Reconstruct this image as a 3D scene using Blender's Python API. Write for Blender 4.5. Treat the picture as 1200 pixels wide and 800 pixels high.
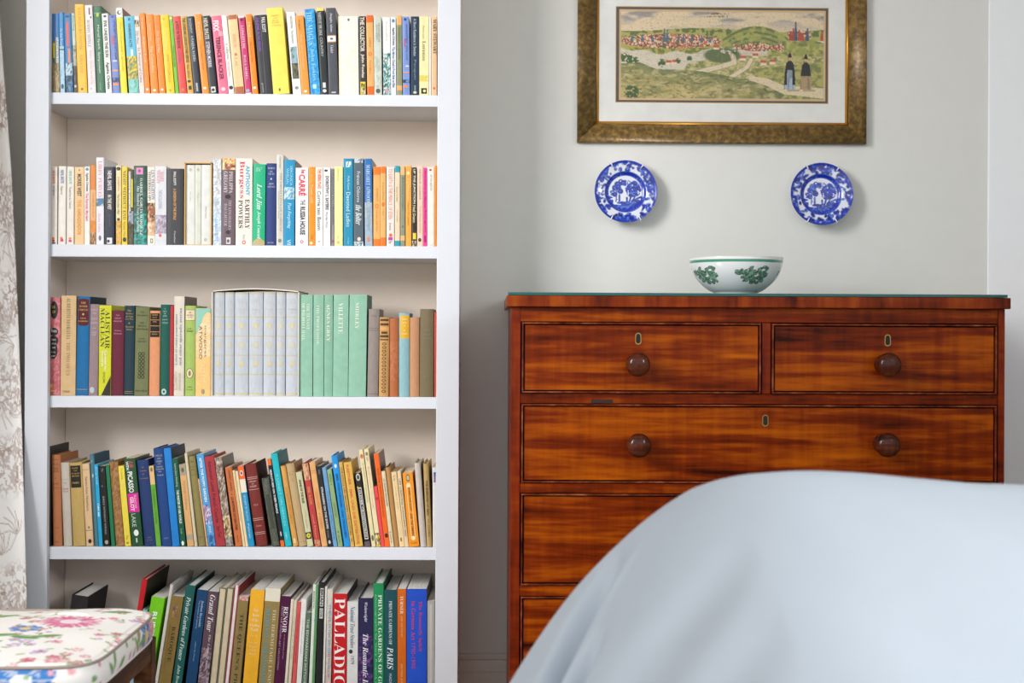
import bpy, bmesh, math, random
import numpy as np
from mathutils import Vector, Matrix

for o in list(bpy.data.objects):
    bpy.data.objects.remove(o)
SC = bpy.context.scene
COL = SC.collection
R = math.radians
random.seed(7)

# ---------------------------------------------------------------- camera
CAM = Vector((0.0, -3.5, 1.0))
FPX = 1667.0                      # focal length in pixels of the 1200 px wide frame
HORIZON = 389.0
YAW, ROLL = R(0.95), R(0.27)
cd = bpy.data.cameras.new('camera')
cam = bpy.data.objects.new('camera', cd); COL.objects.link(cam)
cd.sensor_width = 36.0; cd.lens = 36.0 * FPX / 1200.0
cd.shift_y = -(400.0 - HORIZON) / 1200.0
cd.dof.use_dof = True; cd.dof.focus_distance = 3.2; cd.dof.aperture_fstop = 5.6
ROT = Matrix.Rotation(-YAW, 4, 'Z') @ Matrix.Rotation(R(90), 4, 'X') @ Matrix.Rotation(ROLL, 4, 'Z')
cam.matrix_world = Matrix.Translation(CAM) @ ROT
SC.camera = cam

# ---------------------------------------------------------------- world, lights, exposure
w = bpy.data.worlds.new('room_light'); SC.world = w; w.use_nodes = True
w.node_tree.nodes['Background'].inputs[0].default_value = (0.95, 0.97, 1.0, 1)
w.node_tree.nodes['Background'].inputs[1].default_value = 0.96
SC.view_settings.view_transform = 'Standard'; SC.view_settings.look = 'None'
SC.view_settings.gamma = 1.0; SC.view_settings.use_curve_mapping = False
SC.view_settings.exposure = 0.27
def area(name, loc, target, sx, sy, power, col):
    l = bpy.data.lights.new(name, 'AREA'); l.shape = 'RECTANGLE'; l.size = sx; l.size_y = sy
    l.energy = power; l.color = col
    o = bpy.data.objects.new(name, l); COL.objects.link(o); o.location = loc
    d = Vector(target) - Vector(loc)
    o.rotation_euler = d.to_track_quat('-Z', 'Y').to_euler()
    return o
WIN_Y0, WIN_Y1, WIN_Z0, WIN_Z1, WALL_L = -2.44, -1.12, 0.95, 2.66, -1.36
# daylight that falls in through the wide window on the left, from the front and above
area('window_daylight', (-3.2, -4.4, 2.95), (0.45, 0.0, 1.2), 3.0, 2.2, 400, (1.0, 0.985, 0.965))
# unseen fill light added for the bed, shining through an added opening
WR, WR_Y0, WR_Y1, WR_Z0, WR_Z1 = 2.35, -4.10, -3.15, 1.2, 2.62
area('bed_fill_light', (4.2, -5.0, 3.0), (0.5, -1.9, 0.65), 1.6, 1.6, 215, (0.95, 0.975, 1.0))

# ---------------------------------------------------------------- helpers
def at(px, py, Y):
    """The world point that the pixel (px, py) of the photograph shows on the vertical plane y = Y."""
    d = ROT.to_3x3() @ Vector(((px - 600.0) / FPX, (HORIZON - py) / FPX, -1.0))
    return CAM + d * ((Y - CAM.y) / d.y)
def atz(px, py, Z):
    d = ROT.to_3x3() @ Vector(((px - 600.0) / FPX, (HORIZON - py) / FPX, -1.0))
    return CAM + d * ((Z - CAM.z) / d.z)

def lin(h):
    h = h.lstrip('#')
    return tuple(((c / 12.92) if c <= 0.04045 else ((c + 0.055) / 1.055) ** 2.4)
                 for c in (int(h[i:i + 2], 16) / 255.0 for i in (0, 2, 4)))
def linarr(h): return np.array(lin(h))

def tag(o, label=None, cat=None, group=None, kind=None):
    if label: o['label'] = label
    if cat: o['category'] = cat
    if group: o['group'] = group
    if kind: o['kind'] = kind
    return o
def empty(name, loc=(0, 0, 0), rot=(0, 0, 0)):
    o = bpy.data.objects.new(name, None); COL.objects.link(o)
    o.location = loc; o.rotation_euler = rot; o.empty_display_size = 0.02
    return o
def link(name, me, mats, parent=None, smooth=False):
    o = bpy.data.objects.new(name, me); COL.objects.link(o)
    for m in (mats if isinstance(mats, (list, tuple)) else [mats]):
        me.materials.append(m)
    if parent is not None: o.parent = parent
    if smooth:
        me.polygons.foreach_set('use_smooth', [True] * len(me.polygons))
    return o
def mesh(name, verts, faces, mats, parent=None, smooth=False, idx=None):
    me = bpy.data.meshes.new(name); me.from_pydata([tuple(v) for v in verts], [], faces)
    if idx is not None:
        me.polygons.foreach_set('material_index', idx)
    me.update()
    return link(name, me, mats, parent, smooth)
def box_geo(x0, x1, y0, y1, z0, z1):
    v = [(x, y, z) for z in (z0, z1) for y in (y0, y1) for x in (x0, x1)]
    f = [(0, 2, 3, 1), (4, 5, 7, 6), (0, 1, 5, 4), (2, 6, 7, 3), (0, 4, 6, 2), (1, 3, 7, 5)]
    return v, f
def box(name, x0, x1, y0, y1, z0, z1, m, parent=None, bevel=0.0, seg=2):
    v, f = box_geo(x0, x1, y0, y1, z0, z1)
    if bevel <= 0:
        return mesh(name, v, f, m, parent)
    bm = bmesh.new()
    bv = [bm.verts.new(p) for p in v]
    for q in f: bm.faces.new([bv[i] for i in q])
    bmesh.ops.bevel(bm, geom=bm.edges[:], offset=bevel, segments=seg, affect='EDGES', profile=0.5)
    me = bpy.data.meshes.new(name); bm.to_mesh(me); bm.free()
    return link(name, me, m, parent)
def lathe(prof, n, axis='z'):
    """prof: list of (r, h); turned about z (or about -y, h pointing to the viewer)."""
    v, f = [], []
    for r, h in prof:
        for k in range(n):
            a = 2 * math.pi * k / n
            v.append((r * math.cos(a), r * math.sin(a), h) if axis == 'z' else (r * math.cos(a), -h, r * math.sin(a)))
    for i in range(len(prof) - 1):
        for k in range(n):
            a, b = i * n + k, i * n + (k + 1) % n
            f.append((a, b, b + n, a + n))
    return v, f
def tube(path, r, n=8, closed=False):
    path = [Vector(p) for p in path]; v, f = [], []; L = len(path)
    for i, p in enumerate(path):
        a = path[(i - 1) % L] if (closed or i) else p
        b = path[(i + 1) % L] if (closed or i < L - 1) else p
        t = (b - a).normalized()
        u = t.cross(Vector((0, 0, 1)))
        if u.length < 1e-3: u = t.cross(Vector((0, 1, 0)))
        u.normalize(); q = t.cross(u)
        for k in range(n):
            an = 2 * math.pi * k / n
            v.append(p + u * (r * math.cos(an)) + q * (r * math.sin(an)))
    for i in range(L if closed else L - 1):
        for k in range(n):
            a, b = i * n + k, i * n + (k + 1) % n
            c, d = ((i + 1) % L) * n + (k + 1) % n, ((i + 1) % L) * n + k
            f.append((a, b, c, d))
    if not closed:
        f.append(tuple(range(n))[::-1]); f.append(tuple((L - 1) * n + k for k in range(n)))
    return v, f
def colour_attr(me, arr, name='print'):
    a = me.color_attributes.new(name, 'FLOAT_COLOR', 'POINT')
    n = len(me.vertices); buf = np.ones((n, 4), dtype=np.float32); buf[:, :3] = np.clip(arr, 0, 1)
    a.data.foreach_set('color', buf.ravel())

# value noise for the painted prints
def vnoise(x, y, seed=0):
    xi, yi = np.floor(x).astype(np.int64), np.floor(y).astype(np.int64)
    fx, fy = x - xi, y - yi
    fx, fy = fx * fx * (3 - 2 * fx), fy * fy * (3 - 2 * fy)
    def h(a, b):
        n = (a * 374761393 + b * 668265263 + seed * 1442695041) & 0xFFFFFFFF
        n = ((n ^ (n >> 13)) * 1274126177) & 0xFFFFFFFF
        return ((n ^ (n >> 16)) & 0xFFFF) / 65535.0
    return (h(xi, yi) * (1 - fx) + h(xi + 1, yi) * fx) * (1 - fy) + (h(xi, yi + 1) * (1 - fx) + h(xi + 1, yi + 1) * fx) * fy
def fbm(x, y, seed=0, o=3):
    s, a, t = 0, 0.5, 0
    for k in range(o):
        s = s + a * vnoise(x * 2 ** k, y * 2 ** k, seed + k); t += a; a *= 0.5
    return s / t
def lay(c, mask, col):
    m = np.clip(mask, 0, 1)[:, None]
    return c * (1 - m) + (linarr(col) if isinstance(col, str) else col) * m
def seg_d(x, y, ax, ay, bx, by):
    dx, dy = bx - ax, by - ay; L = dx * dx + dy * dy + 1e-12
    t = np.clip(((x - ax) * dx + (y - ay) * dy) / L, 0, 1)
    return np.hypot(x - ax - t * dx, y - ay - t * dy)
def poly_d(x, y, pts):
    d = np.full(x.shape, 1e9)
    for a, b in zip(pts[:-1], pts[1:]): d = np.minimum(d, seg_d(x, y, *a, *b))
    return d
def soft(d, r, e): return np.clip((r - d) / e + 0.5, 0, 1)

# ---------------------------------------------------------------- materials (all node based)
MATS = {}
def nodes(name):
    m = bpy.data.materials.new(name); m.use_nodes = True
    nt = m.node_tree; b = nt.nodes['Principled BSDF']
    return m, nt, b
def mat(hexcol, rough=0.5, kind='plain', spec=0.5, vary=0.06):
    key = (hexcol, rough, kind, spec)
    if key in MATS: return MATS[key]
    m, nt, b = nodes('%s_%s' % (kind, hexcol.lstrip('#')))
    c = lin(hexcol)
    if kind in ('paper', 'cloth', 'ink'): c = tuple(0.86 * q for q in c)      # printed card and cloth are never quite white
    b.inputs['Roughness'].default_value = rough
    b.inputs['Specular IOR Level'].default_value = spec
    tc = nt.nodes.new('ShaderNodeTexCoord'); oi = nt.nodes.new('ShaderNodeObjectInfo')
    ad = nt.nodes.new('ShaderNodeVectorMath'); ad.operation = 'ADD'
    nt.links.new(tc.outputs['Object'], ad.inputs[0]); nt.links.new(oi.outputs['Random'], ad.inputs[1])
    ns = nt.nodes.new('ShaderNodeTexNoise')
    ns.inputs['Scale'].default_value = {'cloth': 140, 'paper': 60, 'pages': 30}.get(kind, 25)
    ns.inputs['Detail'].default_value = 4
    src = ad.outputs[0]
    if kind in ('pages', 'cloth'):
        mp = nt.nodes.new('ShaderNodeMapping')
        mp.inputs['Scale'].default_value = (60, 0.6, 0.6) if kind == 'pages' else (3, 3, 0.5)
        nt.links.new(src, mp.inputs['Vector']); src = mp.outputs[0]
    nt.links.new(src, ns.inputs['Vector'])
    rp = nt.nodes.new('ShaderNodeValToRGB')
    v = {'pages': 0.22, 'cloth': 0.09, 'paper': 0.07}.get(kind, vary)
    rp.color_ramp.elements[0].position = 0.3; rp.color_ramp.elements[1].position = 0.7
    rp.color_ramp.elements[0].color = (*[x * (1 - v) for x in c], 1)
    rp.color_ramp.elements[1].color = (*[min(1, x * (1 + v * 0.7)) for x in c], 1)
    nt.links.new(ns.outputs['Fac'], rp.inputs[0]); nt.links.new(rp.outputs[0], b.inputs['Base Color'])
    if kind == 'cloth':
        bp = nt.nodes.new('ShaderNodeBump'); bp.inputs['Strength'].default_value = 0.15; bp.inputs['Distance'].default_value = 0.0005
        nt.links.new(ns.outputs['Fac'], bp.inputs['Height']); nt.links.new(bp.outputs[0], b.inputs['Normal'])
    MATS[key] = m
    return m
def mat_attr(name, rough=0.5, spec=0.5, coat=0.0, bump=None):
    m, nt, b = nodes(name)
    a = nt.nodes.new('ShaderNodeVertexColor'); a.layer_name = 'print'
    nt.links.new(a.outputs[0], b.inputs['Base Color'])
    b.inputs['Roughness'].default_value = rough; b.inputs['Specular IOR Level'].default_value = spec
    b.inputs['Coat Weight'].default_value = coat; b.inputs['Coat Roughness'].default_value = 0.06
    if bump:
        tc = nt.nodes.new('ShaderNodeTexCoord'); ns = nt.nodes.new('ShaderNodeTexNoise')
        ns.inputs['Scale'].default_value = bump[0]; nt.links.new(tc.outputs['Object'], ns.inputs['Vector'])
        bp = nt.nodes.new('ShaderNodeBump'); bp.inputs['Strength'].default_value = bump[1]; bp.inputs['Distance'].default_value = bump[2]
        nt.links.new(ns.outputs['Fac'], bp.inputs['Height']); nt.links.new(bp.outputs[0], b.inputs['Normal'])
    return m
def wood(name, dark, mid, light, scale=(1.2, 6, 14), rough=0.22, coat=0.6, cross=0.35):
    m, nt, b = nodes(name)
    tc = nt.nodes.new('ShaderNodeTexCoord'); oi = nt.nodes.new('ShaderNodeObjectInfo')
    mu = nt.nodes.new('ShaderNodeMath'); mu.operation = 'MULTIPLY'; mu.inputs[1].default_value = 7.0
    nt.links.new(oi.outputs['Random'], mu.inputs[0])
    ad = nt.nodes.new('ShaderNodeVectorMath'); ad.operation = 'ADD'
    nt.links.new(tc.outputs['Object'], ad.inputs[0]); nt.links.new(mu.outputs[0], ad.inputs[1])
    def noise(sc, detail, dist):
        mp = nt.nodes.new('ShaderNodeMapping'); mp.inputs['Scale'].default_value = sc
        nt.links.new(ad.outputs[0], mp.inputs['Vector'])
        n = nt.nodes.new('ShaderNodeTexNoise'); n.inputs['Scale'].default_value = 1.0
        n.inputs['Detail'].default_value = detail; n.inputs['Distortion'].default_value = dist
        nt.links.new(mp.outputs[0], n.inputs['Vector'])
        return n
    n1 = noise(tuple(s * 1.6 for s in scale), 6, 0.8)
    n2 = noise((scale[2] * 5, 4, scale[0] * 5), 3, 0.2)      # short figure across the grain
    n3 = noise(tuple(s * 9 for s in scale), 4, 0.2)
    rp = nt.nodes.new('ShaderNodeValToRGB'); e = rp.color_ramp.elements
    e[0].position = 0.36; e[0].color = (*lin(dark), 1); e[1].position = 0.70; e[1].color = (*lin(light), 1)
    x = e.new(0.5); x.color = (*lin(mid), 1)
    m1 = nt.nodes.new('ShaderNodeMix'); m1.data_type = 'FLOAT'; m1.inputs[0].default_value = cross
    nt.links.new(n1.outputs['Fac'], m1.inputs[2]); nt.links.new(n2.outputs['Fac'], m1.inputs[3])
    m2 = nt.nodes.new('ShaderNodeMix'); m2.data_type = 'FLOAT'; m2.inputs[0].default_value = 0.28
    nt.links.new(m1.outputs[0], m2.inputs[2]); nt.links.new(n3.outputs['Fac'], m2.inputs[3])
    nt.links.new(m2.outputs[0], rp.inputs[0]); nt.links.new(rp.outputs[0], b.inputs['Base Color'])
    b.inputs['Roughness'].default_value = rough + 0.15; b.inputs['Coat Weight'].default_value = coat * 0.25
    b.inputs['Specular IOR Level'].default_value = 0.05
    b.inputs['Coat Roughness'].default_value = rough
    bp = nt.nodes.new('ShaderNodeBump'); bp.inputs['Strength'].default_value = 0.08; bp.inputs['Distance'].default_value = 0.001
    nt.links.new(n3.outputs['Fac'], bp.inputs['Height']); nt.links.new(bp.outputs[0], b.inputs['Normal'])
    return m

WALL = mat('#e0e0dc', 0.75, 'wallpaint', 0.25, 0.012)
WHITE = mat('#d2d5dc', 0.45, 'gloss', 0.4, 0.012)
BACKP = mat('#f6e9dc', 0.6, 'shelfpaint', 0.3, 0.015)
TRIM = mat('#f5f7fb', 0.4, 'trimpaint', 0.4, 0.01)
MAHOG = wood('mahogany', '#2c0800', '#742703', '#be5f04', scale=(0.9, 6, 11), cross=0.16, coat=0.45)
MAHOG_V = wood('mahogany_upright', '#3a0e02', '#712204', '#9a4006', scale=(14, 6, 1.2))
MAHOG_X = wood('mahogany_edge', '#451304', '#7c2c06', '#a34d10', scale=(10, 6, 1.5), cross=0.2)
DARKWOOD = wood('knob_wood', '#240c06', '#4c200f', '#7d4526', rough=0.12, coat=2.0)
BLACK = mat('#120c0a', 0.7)
BRASS = mat('#a5814a', 0.35, 'brass')
BRASS.node_tree.nodes['Principled BSDF'].inputs['Metallic'].default_value = 0.8
SHELLAC = mat('#b98a5c', 0.35, 'bead')
DARKBEAD = mat('#2a0c07', 0.3, 'bead')

# ---------------------------------------------------------------- the setting
YW = 0.0
CEIL = 2.75
def struct(o): o['kind'] = 'structure'; return o
struct(box('floor', -1.6, 3.2, -6.0, 0.12, -0.08, 0.0, mat('#bfae9c', 0.9, 'bouncefloor'), None))  # unseen floor, its pale tone chosen to bounce light upwards
struct(box('ceiling', -1.6, 3.2, -3.4, 0.12, CEIL, CEIL + 0.08, mat('#e9e7e2', 0.8, 'ceilingpaint'), None))
struct(box('wall_back', -1.6, 3.2, 0.0, 0.12, 0.0, CEIL, WALL, None))
# left wall with the opening of its window (outside the frame, where the daylight comes in)
vv, ff = [], []
for b4 in ((-6.0, WIN_Y0, 0, CEIL), (WIN_Y1, 0.0, 0, CEIL), (WIN_Y0, WIN_Y1, 0, WIN_Z0), (WIN_Y0, WIN_Y1, WIN_Z1, CEIL)):
    v, f = box_geo(WALL_L - 0.12, WALL_L, b4[0], b4[1], b4[2], b4[3]); k = len(vv)
    vv += v; ff += [tuple(i + k for i in q) for q in f]
struct(mesh('wall_left', vv, ff, WALL))
win = struct(empty('window_1', (WALL_L - 0.06, (WIN_Y0 + WIN_Y1) / 2, WIN_Z0)))
hw, hh = (WIN_Y1 - WIN_Y0) / 2, WIN_Z1 - WIN_Z0
for a in ((-hw, -hw + 0.05, 0, hh), (hw - 0.05, hw, 0, hh)):
    box('window_jamb', -0.03, 0.03, a[0], a[1], a[2], a[3], TRIM, win)
for z in (0.0, hh - 0.045):
    box('window_bar', -0.025, 0.025, -hw + 0.05, hw - 0.05, z, z + 0.045, TRIM, win)

vv, ff = [], []
for b4 in ((-4.5, WR_Y0, 0, CEIL), (WR_Y1, 0.0, 0, CEIL), (WR_Y0, WR_Y1, 0, WR_Z0), (WR_Y0, WR_Y1, WR_Z1, CEIL)):
    v, f = box_geo(WR, WR + 0.12, b4[0], b4[1], b4[2], b4[3]); k = len(vv)
    vv += v; ff += [tuple(i + k for i in q) for q in f]
struct(mesh('light_mask_wall_right', vv, ff, WALL))  # unseen wall added to keep the bed's fill light off the back wall
win = struct(empty('fill_opening_frame', (WR + 0.06, (WR_Y0 + WR_Y1) / 2, WR_Z0)))  # frame of the added opening for the fill light
hw, hh = (WR_Y1 - WR_Y0) / 2, WR_Z1 - WR_Z0
for q in ((-hw, -hw + 0.05), (hw - 0.05, hw)):
    box('window_jamb', -0.03, 0.03, q[0], q[1], 0, hh, TRIM, win)
for z in (0.0, hh - 0.045):
    box('window_bar', -0.025, 0.025, -hw + 0.05, hw - 0.05, z, z + 0.045, TRIM, win)

# skirting with its moulding, one profile run along the wall
sk = at(566, 766, -0.012).z
prof = [(0, sk), (-0.010, sk), (-0.014, sk - 0.006), (-0.014, sk - 0.012), (-0.008, sk - 0.016), (-0.010, sk - 0.022), (-0.018, sk - 0.036),
        (-0.020, sk - 0.040), (-0.024, sk - 0.042), (-0.024, 0.0), (0, 0)]
x0, x1 = -1.36, 2.35
v = [(x0, y, z) for y, z in prof] + [(x1, y, z) for y, z in prof]; n = len(prof)
struct(mesh('baseboard_back', v, [(i, i + 1, i + 1 + n, i + n) for i in range(n - 1)] + [tuple(range(n))[::-1], tuple(range(n, 2 * n))], mat('#d8d4ca', 0.5, 'skirtingpaint')))
# white painted upright at the right
xt = at(1158, 200, -0.007).x
tr = struct(box('trim_1', xt, xt + 0.34, -0.007, -0.0005, 0.0, CEIL - 0.001, TRIM, None, 0.003))
tr['label'] = 'white painted upright casing at the right of the wall'

# ---------------------------------------------------------------- bookcase
YF = -0.27          # front of the face frame
YS = -0.252         # front of the shelves
YB = -0.020         # face of the back panel
BX0, BX1 = at(29, 389, YF).x, at(538.2, 389, YF).x
IX0, IX1 = at(56, 389, YF).x, at(511.5, 389, YF).x
bc = empty('bookcase', ((BX0 + BX1) / 2, (YF - 0.001) / 2, 0))
tag(bc, 'tall white painted bookcase with five shelves full of books', 'bookcase')
def bbox_(name, x0, x1, y0, y1, z0, z1, m, bev=0.0012):
    cx, cy = bc.location.x, bc.location.y
    return box(name, x0 - cx, x1 - cx, y0 - cy, y1 - cy, z0, z1, m, bc, bev)
BH = 2.25
bbox_('stile', BX0, IX0, YF, YF + 0.02, 0, BH, WHITE); bbox_('stile', IX1, BX1, YF, YF + 0.02, 0, BH, WHITE)
bbox_('side_panel', BX0 + 0.002, BX0 + 0.018, YF + 0.0205, -0.001, 0, BH, BACKP); bbox_('side_panel', BX1 - 0.018, BX1 - 0.002, YF + 0.0205, -0.001, 0, BH, BACKP)
bbox_('back_panel', BX0 + 0.0185, BX1 - 0.0185, YB, -0.0012, 0, BH, BACKP)
bbox_('top_board', BX0, BX1, YF, -0.001, BH + 0.0005, BH + 0.03, WHITE)
SHELF_Y = [(110.0, 123.4), (287.4, 301.6), (464.4, 478.0), (641.0, 655.4)]      # seen at x = 286
SHZ = []
def shelf(zt, zb):
    bbox_('shelf', BX0 + 0.0187, BX1 - 0.0187, YF + 0.0207, YB - 0.0003, zb, zt, WHITE)
    bbox_('shelf_edge', IX0 + 0.0003, IX1 - 0.0003, YF + 0.0165, YF + 0.0203, zb - 0.0003, zt, WHITE)
for yt, yb in SHELF_Y:
    zt, zb = at(286, yt, YS).z, at(286, yb, YS).z
    SHZ.append(zt); shelf(zt, zb)
sp = SHZ[0] - SHZ[1]
shelf(SHZ[0] + sp, SHZ[0] + sp - 0.028)
SHZ.append(SHZ[3] - sp - 0.065); shelf(SHZ[4], SHZ[4] - 0.028)

# ---------------------------------------------------------------- chest of drawers
YC = -0.50                      # face of the drawers
def cz(y): return at(880, y, YC).z
def cx_(x): return at(x, 430, YC).x
CX0, CX1 = cx_(599), cx_(1177.5)
CTOP = at(880, 360.8, YC).z      # underside of the top slab
CT = at(880, 347.6, YC).z        # top of the slab
cc = ((CX0 + CX1) / 2, (YC - 0.02) / 2)
chest = empty('chest_of_drawers', (cc[0], cc[1], 0))
tag(chest, 'polished red mahogany chest of drawers with round wooden knobs', 'chest of drawers')
def cb(name, x0, x1, y0, y1, z0, z1, m, bev=0.0015, parent=None):
    return box(name, x0 - cc[0], x1 - cc[0], y0 - cc[1], y1 - cc[1], z0, z1, m, parent or chest, bev)
cb('top_slab', at(594, 352, YC - 0.015).x, at(1184.5, 352, YC - 0.015).x, YC - 0.017, -0.022, CTOP + 0.0002, CT, MAHOG_X, 0.002)
SX0, SX1 = cx_(610), cx_(1169.5)
cb('side_panel', CX0, CX0 + 0.018, YC + 0.0205, -0.03, 0.06, CTOP, MAHOG_V); cb('side_panel', CX1 - 0.018, CX1, YC + 0.0205, -0.03, 0.06, CTOP, MAHOG_V)
cb('stile', CX0, SX0 - 0.0003, YC, YC + 0.02, 0.0, CTOP, MAHOG_V, 0.001); cb('stile', SX1 + 0.0003, CX1, YC, YC + 0.02, 0.0, CTOP, MAHOG_V, 0.001)
cb('frieze', SX0, SX1, YC, YC + 0.02, cz(378.0), CTOP, MAHOG)
cb('back_board', CX0 + 0.019, CX1 - 0.019, -0.035, -0.0301, 0.06, CTOP, MAHOG_V)
for a, b in ((461.5, 473.5), (566.8, 578.5), (686.6, 698.8), (828.0, 842.0)):
    cb('rail', SX0, SX1, YC + 0.001, YC + 0.02, cz(b), cz(a), MAHOG)
cb('plinth', SX0, SX1, YC + 0.002, YC + 0.02, 0.0, 0.07, MAHOG)
cb('divider', cx_(893), cx_(903.4), YC + 0.001, YC + 0.02, cz(461.5) + 0.0003, cz(378.0) - 0.0003, MAHOG_V)
cb('drawer_repair', cx_(693), cx_(718), YC + 0.0004, YC + 0.004, cz(472.8), cz(468.5), mat('#2a0f08', 0.4, 'patch'), 0.0004)
# turned knob and keyhole plate
knob_prof = [(0.0, 0.0540), (0.008, 0.0537), (0.016, 0.0518), (0.022, 0.0475), (0.0252, 0.042), (0.0258, 0.0365), (0.0245, 0.031), (0.0225, 0.0285), (0.0215, 0.0275), (0.0235, 0.0255), (0.0240, 0.0225),
             (0.0225, 0.0195), (0.0185, 0.0165), (0.0165, 0.0110), (0.0175, 0.0060), (0.0205, 0.0035), (0.0215, 0.0)]
kv, kf = lathe(knob_prof, 32, 'y')
knob_me = None
def add_knob(parent, x, z, y):
    o = mesh('knob', kv, kf, DARKWOOD, parent, True)
    o.location = (x, y, z); return o
def add_keyhole(parent, x, z, y):
    s = []
    for k in range(14):
        a = math.pi * (k / 13.0) ; s.append((0.0064 * math.cos(a), 0.0052 + 0.0062 * math.sin(a)))
    for k in range(14):
        a = math.pi + math.pi * (k / 13.0); s.append((0.0068 * math.cos(a), -0.0078 + 0.0062 * math.sin(a)))
    n = len(s)
    inner = [(p[0] * 0.70, p[1] * 0.80) for p in s]
    v = [(a, -0.0008, b) for a, b in s] + [(a, -0.0008, b) for a, b in inner] + [(a, 0.001, b) for a, b in s]
    f = [(i, (i + 1) % n, (i + 1) % n + n, i + n) for i in range(n)] + [(i, i + 2 * n, (i + 1) % n + 2 * n, (i + 1) % n) for i in range(n)]
    o = mesh('escutcheon', v, f, BRASS, parent); o.location = (x, y, z)
    o2 = mesh('keyhole', [(a, -0.0003, b) for a, b in inner], [tuple(range(n))], BLACK, parent); o2.location = (x, y, z)
def drawer(x0, x1, y0, y1, knobs, keys):
    X0, X1, Z0, Z1 = cx_(x0), cx_(x1), cz(y1), cz(y0)
    d = empty('drawer', ((X0 + X1) / 2 - cc[0], YC - cc[1], Z0)); d.parent = chest
    g = 0.0016; w2, h = (X1 - X0) / 2 - g, Z1 - Z0 - 2 * g
    box('drawer_front', -w2 + 0.006, w2 - 0.006, 0.0015, 0.018, g + 0.006, g + h - 0.006, MAHOG, d, 0.0006)
    # dark gap behind, thin cock beading around
    for q in ((-w2, w2, g, g + 0.0035), (-w2, w2, g + h - 0.0035, g + h), (-w2, -w2 + 0.0035, g + 0.0037, g + h - 0.0037), (w2 - 0.0035, w2, g + 0.0037, g + h - 0.0037)):
        box('cock_bead', q[0], q[1], -0.0028, 0.016, q[2], q[3], BEAD, d, 0.0012)
    box('drawer_box', -w2 + 0.004, w2 - 0.004, 0.0185, 0.40, g, g + h - 0.004, BLACK, d)
    for kx, ky in knobs:
        p = at(kx, ky, YC - 0.04); add_knob(d, p.x - (X0 + X1) / 2, p.z - Z0, 0.0015)
    for kx, ky in keys:
        p = at(kx, ky, YC); add_keyhole(d, p.x - (X0 + X1) / 2, p.z - Z0, 0.0015)
BEAD = wood('bead_wood', '#2a0c07', '#71301a', '#a8694a', scale=(9, 9, 9), rough=0.2)
drawer(610.6, 892.5, 377.8, 462.0, [(748, 427)], [(748, 396)])
drawer(903.8, 1169.0, 378.2, 462.0, [(1042.5, 427.5)], [(1040.5, 398)])
drawer(610.4, 1169.0, 473.3, 567.0, [(749, 522), (1041, 521.5)], [(897, 492)])
drawer(610.4, 1169.0, 578.2, 687.0, [(749, 639), (1041, 639)], [(897, 598)])
drawer(610.4, 1169.0, 698.5, 828.0, [(749, 755), (1041, 755)], [(897, 722)])
# glass sheet on top
def glassmat():
    m, nt, b = nodes('sheet_glass')
    b.inputs['Base Color'].default_value = (*lin('#0d6a66'), 1); b.inputs['Roughness'].default_value = 0.05
    b.inputs['Transmission Weight'].default_value = 0.35; b.inputs['IOR'].default_value = 1.5
    return m
GLASSX0, GLASSX1 = at(595.5, 344, YC - 0.012).x, at(1181, 346, YC - 0.012).x
GT = at(880, 343.9, YC).z
gl = box('glass_sheet', GLASSX0, GLASSX1, YC - 0.012, -0.03, CT + 0.0004, GT, glassmat(), None, 0.0008)
tag(gl, 'thin glass sheet with a green edge covering the chest top', 'glass sheet')

# ---------------------------------------------------------------- bowl
def sprig_mask(th, z, c0, wid, hgt, zc):
    x, y = (th - c0) / wid, (z - zc) / hgt
    m = np.zeros(x.shape); v = np.zeros(x.shape)
    rnd = random.Random(3)
    for k in range(64):
        a = rnd.uniform(-1, 1); b = rnd.uniform(-1, 1) * (1 - 0.5 * max(0, -a) ** 1.2)
        if a < -.45 and rnd.random() < .5: continue
        an = rnd.uniform(-1.2, 1.2); dx, dy = (x - a) * 1.7, (y - b)
        u, w_ = dx * math.cos(an) + dy * math.sin(an), -dx * math.sin(an) + dy * math.cos(an)
        e = np.hypot(u / 0.30, w_ / 0.20)
        m = np.where(e < 1.0, 1.0, m); v = np.where(e < 1.0, np.where(e < 0.74, 1.0 if k % 3 else 0.55, 0.0), v)
    return m, v
bcx, by = (at(808, 303, -0.30).x + at(917, 303, -0.30).x) / 2, -0.30
bR = (at(917, 303, by).x - at(808, 303, by).x) / 2
bz = GT
bh = at(862, 302.4, by).z - bz
bp_ = [(0.0, 0.08), (0.42, 0.08), (0.435, 0.0), (0.455, 0.0), (0.462, 0.07), (0.50, 0.10)]
for k in range(1, 81):
    t = k / 80.0
    r = 0.50 + 0.50 * math.sin(t * math.pi / 2) ** 0.95 if t < 1 else 1.0
    bp_.append((r, 0.10 + 0.90 * (t ** 1.35 * 0.82 + t * 0.18)))
bp_.append((0.985, 1.0))
for k in range(0, 13):
    t = 1 - k / 12.0
    bp_.append((0.965 * (0.48 + 0.52 * math.sin(t * math.pi / 2) ** 0.95) if t > 0 else 0.40, 0.15 + 0.845 * (t ** 1.35 * 0.82 + t * 0.18)))
bp_.append((0.0, 0.14))
NB = 360
v, f = lathe([(r * bR, h * bh) for r, h in bp_], NB)
bo = mesh('bowl', v, f, mat_attr('bowl_glaze', 0.12, 0.6, 0.6), None, True)
bo.location = (bcx, by, bz)
vv = np.array(v); th = np.arctan2(vv[:, 1], vv[:, 0]); zz = vv[:, 2] / bh
rr = np.hypot(vv[:, 0], vv[:, 1]) / bR
c = np.tile(linarr('#f3f4f6'), (len(v), 1))
ring = np.repeat(np.arange(len(bp_)), NB); outer = (ring <= 86)
c = lay(c, (np.abs(zz - 0.885) < 0.036) * outer, '#3f9a7c')
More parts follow.
